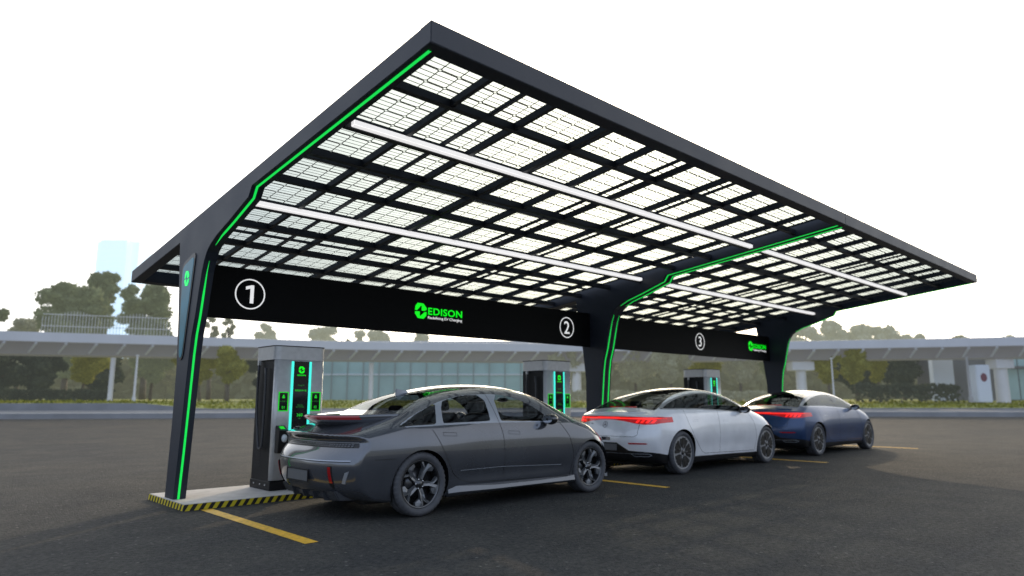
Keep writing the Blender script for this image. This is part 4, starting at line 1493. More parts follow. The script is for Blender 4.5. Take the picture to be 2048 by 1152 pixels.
# ---- coupe-like electric saloon with a full-width tail light --------------------
def build_saloon(parent, paint, win, badge):
    LEN = 4.946
    top = natural_spline([(-.02, 1.035), (.14, 1.062), (.3, 1.092), (.5, 1.15), (.75, 1.245), (1.05, 1.352), (1.4, 1.44), (1.8, 1.496), (2.2, 1.518), (2.6, 1.503), (3.0, 1.44), (3.4, 1.315), (3.75, 1.165), (4.05, 1.06), (4.35, .965), (4.6, .86), (4.8, .74), (4.95, .58)])
    plan = natural_spline([(-.05, .84), (.3, .90), (.7, .935), (1.0, .953), (1.8, .95), (2.6, .948), (3.6, .952), (4.1, .955), (4.45, .92), (4.7, .85), (4.95, .74)])
    inset = natural_spline([(.10, .10), (.18, .07), (.25, .045), (.35, .024), (.5, .006), (.65, 0), (.8, .010), (.92, .030), (1.05, .068), (1.14, .118), (1.24, .18), (1.36, .262), (1.5, .37)])
    rearp = natural_spline([(.15, .30), (.22, .16), (.30, .07), (.40, .03), (.5, .008), (.6, .0), (.7, .012), (.8, .035), (.9, .068), (.98, .09), (1.03, .075), (1.07, .06), (1.2, .1)])
    frontp = natural_spline([(.1, .14), (.2, .08), (.35, .02), (.5, 0), (.62, .01), (.75, .09), (.9, .26), (1.1, .5)])
    def F(x, y, z):
        ay = np.abs(y)
        mid = sstep(x, 1.25, 1.9) * (1 - sstep(x, 3.1, 3.85))
        ins = inset(z) + .016 * np.exp(-((z - .46) / .13) ** 2) * mid
        gh = np.maximum(z - 1.08, 0)
        ins = ins + gh * (.16 * (1 - sstep(x, .6, 2.0)) + .22 * sstep(x, 3.1, 4.0))
        haunch = .026 * np.exp(-((x - .98) / .48) ** 2 - ((z - .70) / .24) ** 2) + .02 * np.exp(-((x - 4.10) / .45) ** 2 - ((z - .70) / .22) ** 2)
        side = ay - (plan(x) - ins + haunch)
        crown = .085 * (ay / .65) ** 2 * (.6 + .4 * sstep(x, .9, 1.7) * (1 - sstep(x, 3.2, 4.0)))
        tp = (z - (top(x) - crown)) * .92
        a = smax(side, tp, .13)
        rear = (rearp(z) + .36 * (ay / .93) ** 3.0) - x
        a = smax(a, rear, .05)
        fr = x - (LEN - frontp(z) - .52 * (ay / .92) ** 2.6)
        a = smax(a, fr, .11)
        bot = (.165 + .16 * np.maximum(.7 - x, 0) ** 1.2) - z
        return smax(a, bot, .04)
    P, Q = surface_net(F, (-.12, -1.05, .08), (5.1, 1.05, 1.62), .023)
    bm = bmesh.new()
    vs = [bm.verts.new(p) for p in P]
    for q in Q: bm.faces.new([vs[i] for i in q])
    RX, FX, TR = .98, 4.10, .372
    dlo = chaikin([(.60, 1.127), (.80, 1.215), (1.12, 1.308), (1.47, 1.372), (1.855, 1.414), (2.218, 1.427), (2.56, 1.410), (2.87, 1.342), (3.18, 1.232), (3.42, 1.09), (3.50, 1.03), (3.40, 1.022), (2.91, 1.048), (2.301, 1.083), (1.688, 1.107), (1.179, 1.117), (.70, 1.115)], 1)
    def off(poly, d):
        c = np.array(poly); o = []
        n = len(c)
        area = .5 * sum(c[i - 1][0] * c[i][1] - c[i][0] * c[i - 1][1] for i in range(n))
        for i in range(n):
            t = c[(i + 1) % n] - c[i - 1]; t /= np.linalg.norm(t) + 1e-9
            nn = np.array([t[1], -t[0]]) * (1 if area > 0 else -1)
            o.append(tuple(c[i] - nn * d))
        return o
    glass = off(dlo, .022)
    lamp = chaikin([(-.99, .958), (-.95, .915), (-.86, .873), (-.72, .862), (-.56, .878), (-.40, .912), (-.2, .937), (0, .942), (.2, .937), (.40, .912), (.56, .878), (.72, .862), (.86, .873), (.95, .915), (.99, .958), (.93, .992), (.6, .998), (0, 1.0), (-.6, .998), (-.93, .992)], 1)
    strip = [(-.90, .965), (-.78, .945), (-.5, .955), (0, .962), (.5, .955), (.78, .945), (.90, .965), (.80, .982), (0, .985), (-.80, .982)]
    rg = [(-.66, 1.155), (-.80, 1.28), (-.50, 1.60), (.50, 1.60), (.80, 1.28), (.66, 1.155), (.60, 1.145), (-.60, 1.145)]
    def roofw(x): return .63 - .05 * sstep(x, 1.0, 2.4) - .0 * x
    cz = .368
    sideR = lambda c: (np.abs(c[:, 1]) > .3) & (c[:, 2] > .98) & (c[:, 0] > .45) & (c[:, 0] < 3.7)
    # roof panel outline seen from above: black glass from the tailgate to the windscreen
    roof_poly = chaikin([(.50, -.66), (.50, .66), (.58, .70), (1.0, .60), (1.5, .525), (2.2, .495), (2.7, .495), (3.3, .565), (3.66, .68), (3.74, .60), (3.80, 0), (3.74, -.60), (3.66, -.68), (3.3, -.565), (2.7, -.495), (2.2, -.495), (1.5, -.525), (1.0, -.60), (.58, -.70)], 1)
    D = {
        'dlo': (lambda c: sd_poly(c[:, 0], c[:, 2], dlo), sideR),
        'glass': (lambda c: sd_poly(c[:, 0], c[:, 2], glass), sideR),
        'lamp': (lambda c: sd_poly(c[:, 1], c[:, 2], lamp), lambda c: (c[:, 0] < .75) & (c[:, 2] > .8) & (c[:, 2] < 1.02)),
        'strip': (lambda c: sd_poly(c[:, 1], c[:, 2], strip), lambda c: (c[:, 0] < .75) & (c[:, 2] > .8) & (c[:, 2] < 1.02)),
        'roof': (lambda c: sd_poly(c[:, 0], c[:, 1], roof_poly), lambda c: (c[:, 2] > 1.02) & (np.abs(c[:, 1]) < .85)),
        'rgb': (lambda c: np.abs(c[:, 0] - 1.42) - .0, lambda c: (c[:, 2] > 1.2) & (np.abs(c[:, 1]) < .66)),
    }
    ro = off(roof_poly, .05)
    D['rglass'] = (lambda c: np.maximum(sd_poly(c[:, 0], c[:, 1], ro), c[:, 0] - 1.42), lambda c: (c[:, 2] > 1.1) & (np.abs(c[:, 1]) < .8) & (c[:, 0] < 1.7))
    D['wglass'] = (lambda c: np.maximum(sd_poly(c[:, 0], c[:, 1], ro), 2.78 - c[:, 0]), lambda c: (c[:, 2] > 1.0) & (np.abs(c[:, 1]) < .8) & (c[:, 0] > 2.4))
    for i, (ax_, r_) in enumerate(((RX, .408), (FX, .408))):
        D['arch%d' % i] = (lambda c, ax_=ax_, r_=r_: np.hypot(c[:, 0] - ax_, c[:, 2] - cz) - r_, lambda c: (np.abs(c[:, 1]) > .55) & (c[:, 2] < .9))
    def apron(c):
        x, y, z = c[:, 0], np.abs(c[:, 1]), c[:, 2]
        sidez = np.interp(x, [0, .5, 1.4, 2.6, 3.75, 4.95], [.395, .36, .285, .268, .248, .235])
        rearz = np.interp(y, [0, .24, .45, .9], [.555, .555, .425, .395])
        k = sstep(x, .20, .55)
        return z - (rearz * (1 - k) + sidez * k)
    D['apron'] = (apron, lambda c: c[:, 2] < .75)
    seams = [[(1.14, 1.10), (1.19, .852), (1.33, .628), (1.50, .47), (1.62, .36), (1.75, .32), (3.60, .285), (3.66, .55), (3.60, .85), (3.45, 1.02)], [(2.30, 1.08), (2.27, .80), (2.27, .30)], [(2.335, 1.445), (2.30, 1.08)], [(1.30, 1.12), (1.42, 1.37)]]
    lid = [[(-.55, 1.0), (-.62, .86), (-.60, .69), (-.55, .66), (.55, .66), (.60, .69), (.62, .86), (.55, 1.0)]]
    for k in ('arch0', 'arch1', 'dlo', 'glass', 'lamp', 'strip', 'roof', 'rglass', 'wglass', 'apron'):
        cut(bm, *D[k])
    bm.faces.ensure_lookup_table()
    C = centres(bm)
    def ins_(k): return (D[k][0](C) < 0) & D[k][1](C)
    tg = np.zeros(len(C), int)
    tg[ins_('apron')] = 3
    tg[ins_('dlo')] = 1
    tg[ins_('roof')] = 16
    tg[ins_('rglass')] = 13; tg[ins_('wglass')] = 14
    tg[ins_('glass')] = 10
    tg[ins_('lamp')] = 15
    tg[ins_('strip')] = 17
    tg[ins_('arch0') | ins_('arch1')] = 99
    faces = bm.faces[:]
    sel = [f for f, t in zip(faces, tg) if t < 10]
    slots = [int(t) for t in tg if t < 10]
    finish('body', bm, sel, F, [M[paint], M[win], M['seam'], M['black_plastic']], parent, slots)
    pick = lambda *ts: [f for f, t in zip(faces, tg) if t in ts]
    for side in (-1, 1):
        for nm, a, b in (('rear_door_window', 0, 2.318), ('front_door_window', 2.318, 9)):
            finish(nm, bm, [f for f, t, c in zip(faces, tg, C) if t == 10 and c[1] * side > 0 and a < c[0] <= b], F, [M['glass_dark']], parent, push=-.004)
    finish('roof', bm, pick(16), F, [M['roof_glass']], parent)
    finish('rear_window', bm, pick(13), F, [M['glass_dark']], parent, push=-.002)
    finish('windscreen', bm, pick(14), F, [M['glass_dark']], parent, push=-.002)
    tl = finish('tail_light', bm, pick(15), F, [M['tail_dark']], parent, push=.003)
    finish('light_strip', bm, pick(17), F, [M['tail_lit']], tl, push=.004)
    bm.free()
    for s in (-1, 1):
        b = bmesh.new()
        for k in range(4):
            u = .55 + .075 * k
            prism(b, [(s * u, .898 - .002 * k), (s * (u + .04), .892), (s * (u + .075), .94), (s * (u + .035), .945)], 'z', 0, .003)
        for v in b.verts: v.co.x = -v.co.x
        on_rear(b, F, 0, 0, .005)
        obj('lamp_element', b, M['tail_lit'], tl)
        b = bmesh.new(); prism(b, [(-.15, .012), (.13, .012), (.16, 0), (.13, -.012), (-.13, -.012)] if s < 0 else [(.15, .012), (-.13, .012), (-.16, 0), (-.13, -.012), (.13, -.012)], 'z', 0, .004)
        for v in b.verts: pass
        on_rear(b, F, s * .60, .545, .003)
        obj('rear_reflector', b, M['red_lens'], parent)
        b = bmesh.new()
        pth = [(-.14, .02), (.13, .022), (.17, .0), (.12, -.022), (-.09, -.022), (-.14, .02)]
        for (xa, za), (xb, zb_) in zip(pth[:-1], pth[1:]):
            ln = math.hypot(xb - xa, zb_ - za); nx, nz = -(zb_ - za) / ln * .005, (xb - xa) / ln * .005
            b.faces.new([b.verts.new((p[0] * (-s if s > 0 else 1), p[1], 0)) for p in ((xa - nx, za - nz), (xb - nx, zb_ - nz), (xb + nx, zb_ + nz), (xa + nx, za + nz))])
        on_rear(b, F, s * .62, .352, .004)
        bmesh.ops.recalc_face_normals(b, faces=b.faces[:])
        obj('exhaust_style_trim', b, M['trim'], parent)
        mirror_part(parent, 3.16, s * .885, 1.095, s, (M['black_plastic'], M['black_plastic']))
        for xa, xb, z in ((1.34, 1.56, .915), (2.40, 2.62, .89)):
            hb = bmesh.new()
            for zz in (z - .012, z + .012):
                hb.faces.new([hb.verts.new((p[0], s, p[1])) for p in ((xa, zz - .0018), (xb, zz - .0018), (xb, zz + .0018), (xa, zz + .0018))])
            for v in hb.verts:
                lo, hi = .5, 1.1
                for _ in range(22):
                    m_ = (lo + hi) / 2
                    if F(np.array([v.co.x]), np.array([m_]), np.array([v.co.z]))[0] < 0: lo = m_
                    else: hi = m_
                v.co.y = s * (hi + .0012)
            bmesh.ops.recalc_face_normals(hb, faces=hb.faces[:])
            obj('door_handle', hb, M['trim'], parent)
        b = bmesh.new(); prism(b, [(4.44, .19), (4.66, .185), (4.68, .215), (4.46, .23)], 'y', s * .76, s * .80)
        obj('front_lip', b, M['black_plastic'], parent)
        b = bmesh.new(); prism(b, [(4.50, .74), (4.68, .68), (4.70, .72), (4.52, .80)], 'y', s * .70, s * .78)
        obj('headlight', b, M['silver'], parent)
    for sm in lid: obj('panel_gap', on_rear(ribbon(sm, .0028), F, 0, 0, .0012), M['seam'], parent)
    for s in (-1, 1):
        for sm in seams: obj('panel_gap', on_side(ribbon(sm, .003), F, s), M['seam'], parent)
    st = star_bm(.052, .007); on_rear(st, F, .04, .855, .003)
    obj('emblem', st, M['alloy_dark'], parent)
    tb, w = text_mesh(badge, width=.20, height=.026, bold=.0, extrude=0)
    bmesh.ops.triangulate(tb, faces=tb.faces[:])
    on_rear(tb, F, .52, .852, .003)
    obj('model_lettering', tb, M['alloy_dark'], parent)
    b = bmesh.new(); bx(b, -.24, .24, -.055, .055, 0, .004); on_rear(b, F, 0, .475, .004, True)
    obj('licence_plate', b, M['plate_m'], parent)
    b = bmesh.new()
    for k in range(30):
        y = -.55 + 1.1 * k / 30
        b.faces.new([b.verts.new(p) for p in ((y, -.003, 0), (y + 1.1 / 30, -.003, 0), (y + 1.1 / 30, .003, .001), (y, .003, .001))])
    on_rear(b, F, 0, .374, .004); obj('chrome_trim', b, M['trim'], parent)
    # small lip on the boot lid
    b = bmesh.new(); prev = None
    for y in np.linspace(-.62, .62, 31):
        x = .165 + .20 * (abs(y) / .62) ** 2.4
        z = float(top(x)) - .085 * (abs(y) / .65) ** 2 * .6
        q = [b.verts.new((x + a, y, z + c)) for a, c in ((.10, -.004), (-.012, .012), (-.012, .003), (.0, -.012))]
        if prev:
            for k in range(3): b.faces.new((prev[k], prev[k + 1], q[k + 1], q[k]))
        prev = q
    bmesh.ops.recalc_face_normals(b, faces=b.faces[:])
    for f in b.faces: f.smooth = False
    obj('boot_lip', b, M[paint], parent)
    # high brake light
    b = bmesh.new()
    for k in range(12):
        y = -.3 + .6 * k / 12
        xx = [.505 + .06 * abs(q / .6) ** 2 for q in (y, y + .05)]
        b.faces.new([b.verts.new(p) for p in ((xx[0], y, float(top(xx[0])) - .004), (xx[1], y + .05, float(top(xx[1])) - .004), (xx[1] + .02, y + .05, float(top(xx[1] + .02)) + .002), (xx[0] + .02, y, float(top(xx[0] + .02)) + .002))])
    bmesh.ops.recalc_face_normals(b, faces=b.faces[:])
    obj('high_brake_light', b, M['tail_dark'], parent)
    arch_liner(parent, RX, .42, .52, .91); arch_liner(parent, FX, .42, .52, .91)
    obj('underbody', box(.5, 4.6, -.62, .62, .14, .24, .02), M['interior'], parent)
    obj('cabin_floor', box(1.2, 3.75, -.74, .74, .24, .62, .05), M['interior'], parent)
    obj('dashboard', box(3.2, 3.7, -.72, .72, .62, 1.02, .07), M['interior'], parent)
    obj('parcel_shelf', box(.55, 1.2, -.62, .62, .75, 1.10, .03), M['interior'], parent)
    for y in (-.38, .38):
        obj('seat', seat_bm(2.4, y, .5, .55), M['interior'], parent)
        obj('seat', seat_bm(1.6, y, .54, .44), M['interior'], parent)
    for x in (RX, FX):
        for s in (-1, 1):
            wheel(parent, x, s * .835, s, TR, .25, 'slots')

white = thing('parked_car', 'white electric saloon with black roof and full-width red tail light, parked behind the grey car', 'car', (9.68, 7.80, 0), 0, 'electric cars at the chargers')
build_saloon(white, 'paint_white', 'wheel_grey', 'EQE 350')

navy = thing('parked_car', 'dark blue electric saloon with black roof and red tail light, farthest of the three cars', 'car', (15.38, 7.80, 0), 0, 'electric cars at the chargers')
for ch in list(white.children):
    c = ch.copy(); COL.objects.link(c); c.parent = navy
    if c.name.startswith(('body', 'boot_lip')):
        c.data = ch.data.copy()
        for i, m_ in enumerate(c.data.materials):
            if m_ == M['paint_white']: c.data.materials[i] = M['paint_blue']
            if m_ == M['wheel_grey'] and c.name.startswith('body'): c.data.materials[i] = M['trim']
    if c.name.startswith('model_lettering'):
        bpy.data.objects.remove(c); continue
    for g_ in ch.children:
        d = g_.copy(); COL.objects.link(d); d.parent = c

# ------------------------------------------------------------------ far side of the car park
M['kerb'] = mat('kerb_concrete', (0.19, 0.20, 0.215), 0.85, vary=0.15, vscale=.8)
M['kerb_pale'] = mat('kerb_top', (0.30, 0.30, 0.295), 0.8, vary=0.1, vscale=1)
M['pave'] = mat('paving', (0.12, 0.127, 0.138), 0.85, vary=0.15, vscale=.6)
M['grass_m'] = mat('grass', (0.25, 0.26, 0.07), 0.9, vary=0.35, vscale=.9)
M['bridge'] = mat('bridge_cladding', (0.40, 0.42, 0.46), 0.6, vary=0.08, vscale=.5)
M['bridge_fin'] = mat('bridge_soffit', (0.19, 0.19, 0.20), 0.7, vary=0.08, vscale=.5)
M['col_white'] = mat('column_concrete', (0.52, 0.53, 0.55), 0.7, vary=0.08, vscale=.7)
M['rail'] = mat('rail_metal', (0.30, 0.32, 0.34), 0.5)
M['teal_wall'] = mat('curtain_wall', (0.17, 0.27, 0.29), 0.25, coat=.3, vary=0.35, vscale=.22)
M['mullion'] = mat('mullion', (0.11, 0.145, 0.155), 0.5)
M['haze_tower'] = mat('hazy_tower', (0.5, 0.55, 0.58), 0.7, emit=(0.60, 0.77, 0.88), estr=0.90, vary=0.05, vscale=.05)  # distance haze painted as glow of the wall
M['pale_wall'] = mat('pale_wall', (0.42, 0.46, 0.52), 0.7, vary=0.08, vscale=.4)
M['dark_wall'] = mat('dark_wall', (0.09, 0.095, 0.10), 0.7, vary=0.2, vscale=.4)
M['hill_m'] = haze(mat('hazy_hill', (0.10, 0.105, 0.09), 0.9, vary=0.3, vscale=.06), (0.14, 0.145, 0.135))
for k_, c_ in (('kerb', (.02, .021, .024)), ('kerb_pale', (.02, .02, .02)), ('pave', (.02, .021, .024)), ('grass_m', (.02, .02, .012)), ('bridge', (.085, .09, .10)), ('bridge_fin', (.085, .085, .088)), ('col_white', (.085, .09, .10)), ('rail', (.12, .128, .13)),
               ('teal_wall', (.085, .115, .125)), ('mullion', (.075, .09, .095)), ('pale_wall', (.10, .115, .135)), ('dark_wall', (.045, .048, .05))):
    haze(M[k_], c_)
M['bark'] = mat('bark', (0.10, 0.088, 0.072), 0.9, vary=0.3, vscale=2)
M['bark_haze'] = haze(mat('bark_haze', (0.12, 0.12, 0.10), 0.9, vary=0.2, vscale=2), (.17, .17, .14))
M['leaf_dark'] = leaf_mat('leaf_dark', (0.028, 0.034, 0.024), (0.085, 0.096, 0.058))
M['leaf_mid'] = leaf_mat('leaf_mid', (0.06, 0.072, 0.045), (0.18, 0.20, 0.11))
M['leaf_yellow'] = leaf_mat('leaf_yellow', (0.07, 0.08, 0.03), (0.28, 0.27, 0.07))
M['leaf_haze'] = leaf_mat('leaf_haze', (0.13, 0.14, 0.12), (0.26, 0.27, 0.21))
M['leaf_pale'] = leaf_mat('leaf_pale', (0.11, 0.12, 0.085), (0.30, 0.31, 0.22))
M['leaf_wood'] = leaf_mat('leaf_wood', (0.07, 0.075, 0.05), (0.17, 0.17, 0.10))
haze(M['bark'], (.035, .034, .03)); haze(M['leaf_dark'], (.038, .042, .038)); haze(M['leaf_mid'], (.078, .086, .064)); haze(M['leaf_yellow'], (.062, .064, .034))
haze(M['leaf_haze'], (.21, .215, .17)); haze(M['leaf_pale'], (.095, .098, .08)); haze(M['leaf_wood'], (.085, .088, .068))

US = [-900, -500, -200, 0, 200, 400, 700, 1100, 1500, 1800, 2048, 2300, 2700]
def band(name, prof, m, scale=1.0, kind='structure', wob=0.0):
    """strip of ground following the far edge: prof = list of (depth factor, z)"""
    bm = bmesh.new(); prev = None
    us = np.linspace(-1000, 3000, 90)
    for u in us:
        d0 = np.interp(u, [-1000, 0, 350, 700, 1100, 1600, 2048, 3000], [44, 44.5, 46, 49, 51, 51, 50, 47])
        row = [bm.verts.new(spot(u, d0 + dd, z(u) if callable(z) else z)) for dd, z in prof]
        if prev:
            for k in range(len(row) - 1): bm.faces.new((prev[k], row[k], row[k + 1], prev[k + 1]))
        prev = row
    bmesh.ops.recalc_face_normals(bm, faces=bm.faces[:])
    for f in bm.faces:
        if f.normal.z < 0 and abs(f.normal.z) > .1: f.normal_flip()
    o = obj(name, bm, m); o['kind'] = kind
    return o
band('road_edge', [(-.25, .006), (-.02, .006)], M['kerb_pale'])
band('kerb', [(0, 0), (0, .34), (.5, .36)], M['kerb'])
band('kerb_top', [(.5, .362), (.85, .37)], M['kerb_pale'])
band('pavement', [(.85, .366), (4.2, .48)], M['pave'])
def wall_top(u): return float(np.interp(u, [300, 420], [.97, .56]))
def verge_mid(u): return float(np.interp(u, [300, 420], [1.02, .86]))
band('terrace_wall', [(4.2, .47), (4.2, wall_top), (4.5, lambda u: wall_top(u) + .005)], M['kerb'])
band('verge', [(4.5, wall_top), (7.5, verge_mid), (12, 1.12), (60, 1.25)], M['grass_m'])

# blades over the verge
def grass():
    bm = bmesh.new()
    for _ in range(9000):
        u = random.uniform(-300, 2350)
        dk = float(np.interp(u, [-1000, 0, 350, 700, 1100, 1600, 2048, 3000], [44, 44.5, 46, 49, 51, 51, 50, 47]))
        d0 = dk + 4.6 + abs(random.gauss(0, 3.2))
        z = float(np.interp(d0 - dk, [4.5, 7.5, 12], [wall_top(u), verge_mid(u), 1.12])) - .03
        p = spot(u, d0, z)
        a = random.uniform(0, 6.28); w = .10; h = random.uniform(.08, .26)
        q = Vector((math.cos(a), math.sin(a), 0)) * w
        t = Vector((random.uniform(-.1, .1), random.uniform(-.1, .1), h))
        bm.faces.new([bm.verts.new(v) for v in (p - q, p + q, p + t)])
    o = obj('grass', bm, leaf_mat('grass_blades', (0.14, 0.16, 0.04), (0.42, 0.41, 0.11)))
    o['kind'] = 'stuff'
grass()

# elevated footbridge -----------------------------------------------------
BU = np.linspace(-700, 2750, 116)
def bdepth(u): return float(np.interp(u, [-700, -300, 0, 350, 700, 1100, 1600, 2048, 2400, 2750], [46, 48.5, 51, 55.5, 61, 63.5, 60.5, 56, 52.5, 49]))
bridge = thing('footbridge', 'long curved elevated walkway with pale fascia crossing behind the car park', 'footbridge', spot(1024, 62, 0))
boff = Vector(bridge.location)
def sect(name, prof, m):
    bm = bmesh.new(); prev = None
    n = len(prof)
    for u in BU:
        row = [bm.verts.new(spot(u, bdepth(u) + dd, z) - boff) for dd, z in prof]
        if prev:
            for k in range(n): bm.faces.new((prev[k], row[k], row[(k + 1) % n], prev[(k + 1) % n]))
        else: bm.faces.new(row)
        prev = row
    bm.faces.new(prev[::-1])
    bmesh.ops.recalc_face_normals(bm, faces=bm.faces[:])
    return obj(name, bm, m, bridge)
sect('fascia', [(0, 5.62), (0, 6.33), (.5, 6.38), (.5, 5.62)], M['bridge'])
sect('deck', [(.5, 5.7), (.5, 6.2), (4.6, 6.2), (4.6, 5.7)], M['bridge_fin'])
sect('soffit_beam', [(1.3, 4.72), (.9, 5.62), (4.2, 5.68), (3.8, 4.72)], M['bridge_fin'])
def along_bridge(s_step):
    o = []; us = np.linspace(-650, 2700, 900); last = None; acc = 0
    for u in us:
        p = spot(u, bdepth(u))
        if last is not None:
            acc += (p - last).length
            if acc >= s_step: o.append(u); acc = 0
        last = p
    return o
for u in along_bridge(1.95):
    if not -250 < u < 2300: continue
    bm = bmesh.new(); d = bdepth(u)
    # every rib leans outwards up to the fascia
    p = [spot(u, d + .12, 5.61), spot(u, d + .12, 5.45), spot(u - 14, d + 1.15, 4.78), spot(u - 14, d + 1.35, 4.78), spot(u, d + 1.0, 5.61)]
    r = spot(u + 10, d) - spot(u, d); r.normalize(); r *= .11
    va = [bm.verts.new(q - boff - r) for q in p]; vb = [bm.verts.new(q - boff + r) for q in p]
    bm.faces.new(va); bm.faces.new(vb[::-1])
    for i in range(5): bm.faces.new((va[i], vb[i], vb[(i + 1) % 5], va[(i + 1) % 5]))
    bmesh.ops.recalc_face_normals(bm, faces=bm.faces[:])
    obj('rib', bm, M['bridge'], bridge)
'''
rb = bmesh.new(); prev = None
for u in BU:
    q = [rb.verts.new(spot(u, bdepth(u) + .7 + a, 6.75 + b) - boff) for a, b in ((-.03, -.03), (.03, -.03), (.03, .03), (-.03, .03))]
    if prev:
        for k in range(4): rb.faces.new((prev[k], q[k], q[(k + 1) % 4], prev[(k + 1) % 4]))
    prev = q
bmesh.ops.recalc_face_normals(rb, faces=rb.faces[:])
'''
# columns
def column(u, w, cap, zt, m='col_white', dd=2.2):
    c = spot(u, bdepth(u) + dd, 0) - boff
    bm = bmesh.new()
    lathe(bm, [(w * 1.0, .9), (w, 1.2), (w * .96, zt - .9), (w * 1.02, zt)], 20, 'z')
    for v in bm.verts: v.co += Vector((c.x, c.y, 0))
    k = obj('column', bm, M[m], bridge, True)
    if cap:
        b = box(-cap, cap, -.7, .7, zt - .75, zt + .03, .04)
        bmesh.ops.rotate(b, verts=b.verts[:], cent=(0, 0, 0), matrix=Matrix.Rotation(YAW - math.pi / 2, 3, 'Z'))
        for v in b.verts: v.co += Vector((c.x, c.y, 0))
        obj('column_cap', b, M[m], k)
column(240, .19, 0, 4.58, dd=1.6); column(-260, .2, 0, 4.58)
column(748, .2, 0, 4.58); column(1590, .46, 1.0, 4.58); column(1982, .52, .75, 4.58); column(2300, .5, .9, 4.58); column(1150, .46, .9, 4.58)

# screen fence standing on the bridge, left
fe = thing('screen_fence', 'tall see-through screen of thin upright bars on the footbridge at the left', 'fence', spot(220, bdepth(220) + 2.5, 6.2))
fo = Vector(fe.location)
bm = bmesh.new(); b2 = bmesh.new()
for u in np.arange(92, 356, 6.2):
    p = spot(u, bdepth(u) + 2.5) ; h = 8.1 + .25 * math.sin(u * .05)
    q = Vector((p.x - fo.x, p.y - fo.y, 0)); bx(bm, q.x - .018, q.x + .018, q.y - .018, q.y + .018, 0, h - 6.2)
obj('bar', bm, M['rail'], fe)['kind'] = 'stuff'
for zz in (.9, 1.85):
    tube(b2, [Vector((spot(u, bdepth(u) + 2.5).x - fo.x, spot(u, bdepth(u) + 2.5).y - fo.y, zz)) for u in np.arange(92, 356, 20)], .03, 6)
obj('rail', b2, M['rail'], fe)

# plain posts with a small cap, no lamps
def post(u, depth, h, r, label, m='rail'):
    p = spot(u, depth, 1.0)
    t = thing('verge_post', label, 'post', p)
    bm = bmesh.new(); lathe(bm, [(r * 1.6, 0), (r * 1.5, .4), (r, .45), (r * .8, h)], 12, 'z')
    obj('pole', bm, M[m], t, True)
    b = box(-.09, .09, -.09, .09, h, h + .12, .02); obj('post_cap', b, M[m], t)
post(287, 52.5, 3.5, .09, 'thin grey post left of the first pylon, under the footbridge')
post(1652, 58, 3.6, .07, 'slim dark post right of the broad white bridge column')
post(1918, 57, 3.6, .12, 'pale post standing between the dark block and the white kiosk', 'kerb_pale')

# buildings ---------------------------------------------------------------
def facade_frame(u0, u1, depth):
    a, b = spot(u0, depth), spot(u1, depth)
    t = (b - a); L_ = t.length; t.normalize(); n = Vector((t.y, -t.x, 0))
    if n.dot(a) > 0: n = -n
    return a, t, n, L_
def facade_box(bm, fr, s0, s1, z0, z1, o0, o1, org):
    a, t, n, L_ = fr
    c = []
    for z in (z0, z1):
        for (s, o) in ((s0, o0), (s1, o0), (s1, o1), (s0, o1)):
            c.append(bm.verts.new(a + t * s + n * o + Vector((0, 0, z)) - org))
    fs = [(0, 1, 2, 3), (7, 6, 5, 4), (0, 4, 5, 1), (1, 5, 6, 2), (2, 6, 7, 3), (3, 7, 4, 0)]
    nf = [bm.faces.new([c[i] for i in f]) for f in fs]
    bmesh.ops.recalc_face_normals(bm, faces=nf)

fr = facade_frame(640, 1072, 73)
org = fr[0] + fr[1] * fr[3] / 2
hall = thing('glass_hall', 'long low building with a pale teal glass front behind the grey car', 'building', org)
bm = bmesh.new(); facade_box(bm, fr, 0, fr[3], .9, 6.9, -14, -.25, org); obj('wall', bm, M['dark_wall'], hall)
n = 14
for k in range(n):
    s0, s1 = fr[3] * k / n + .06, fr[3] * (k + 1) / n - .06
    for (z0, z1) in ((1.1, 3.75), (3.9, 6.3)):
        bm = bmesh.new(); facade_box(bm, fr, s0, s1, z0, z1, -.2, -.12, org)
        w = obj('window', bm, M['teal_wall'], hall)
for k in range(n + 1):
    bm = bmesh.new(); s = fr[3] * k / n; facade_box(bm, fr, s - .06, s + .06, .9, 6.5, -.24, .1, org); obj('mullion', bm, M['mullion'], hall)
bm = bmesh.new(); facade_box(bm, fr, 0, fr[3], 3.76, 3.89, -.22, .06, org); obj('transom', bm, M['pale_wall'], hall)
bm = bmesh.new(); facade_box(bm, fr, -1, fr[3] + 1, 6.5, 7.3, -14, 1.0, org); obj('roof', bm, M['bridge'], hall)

fr = facade_frame(176, 262, 420); org = fr[0] + fr[1] * fr[3] / 2
tw = thing('office_tower', 'pale blue tower block fading into haze at the left', 'building', org)
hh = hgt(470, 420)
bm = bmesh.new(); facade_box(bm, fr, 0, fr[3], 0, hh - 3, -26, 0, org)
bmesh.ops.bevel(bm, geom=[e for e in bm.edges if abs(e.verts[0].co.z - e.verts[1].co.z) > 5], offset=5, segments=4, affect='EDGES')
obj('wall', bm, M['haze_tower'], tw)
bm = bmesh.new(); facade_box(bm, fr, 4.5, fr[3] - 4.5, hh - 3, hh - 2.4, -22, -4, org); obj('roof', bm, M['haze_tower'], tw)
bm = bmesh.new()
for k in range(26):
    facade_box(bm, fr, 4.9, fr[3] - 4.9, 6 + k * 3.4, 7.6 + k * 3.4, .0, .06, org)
obj('window_band', bm, mat('hazy_glass', (0.55, 0.67, 0.75), 0.5, emit=(0.57, 0.75, 0.87), estr=0.90), tw)  # glow stands for haze, the windows are not lit

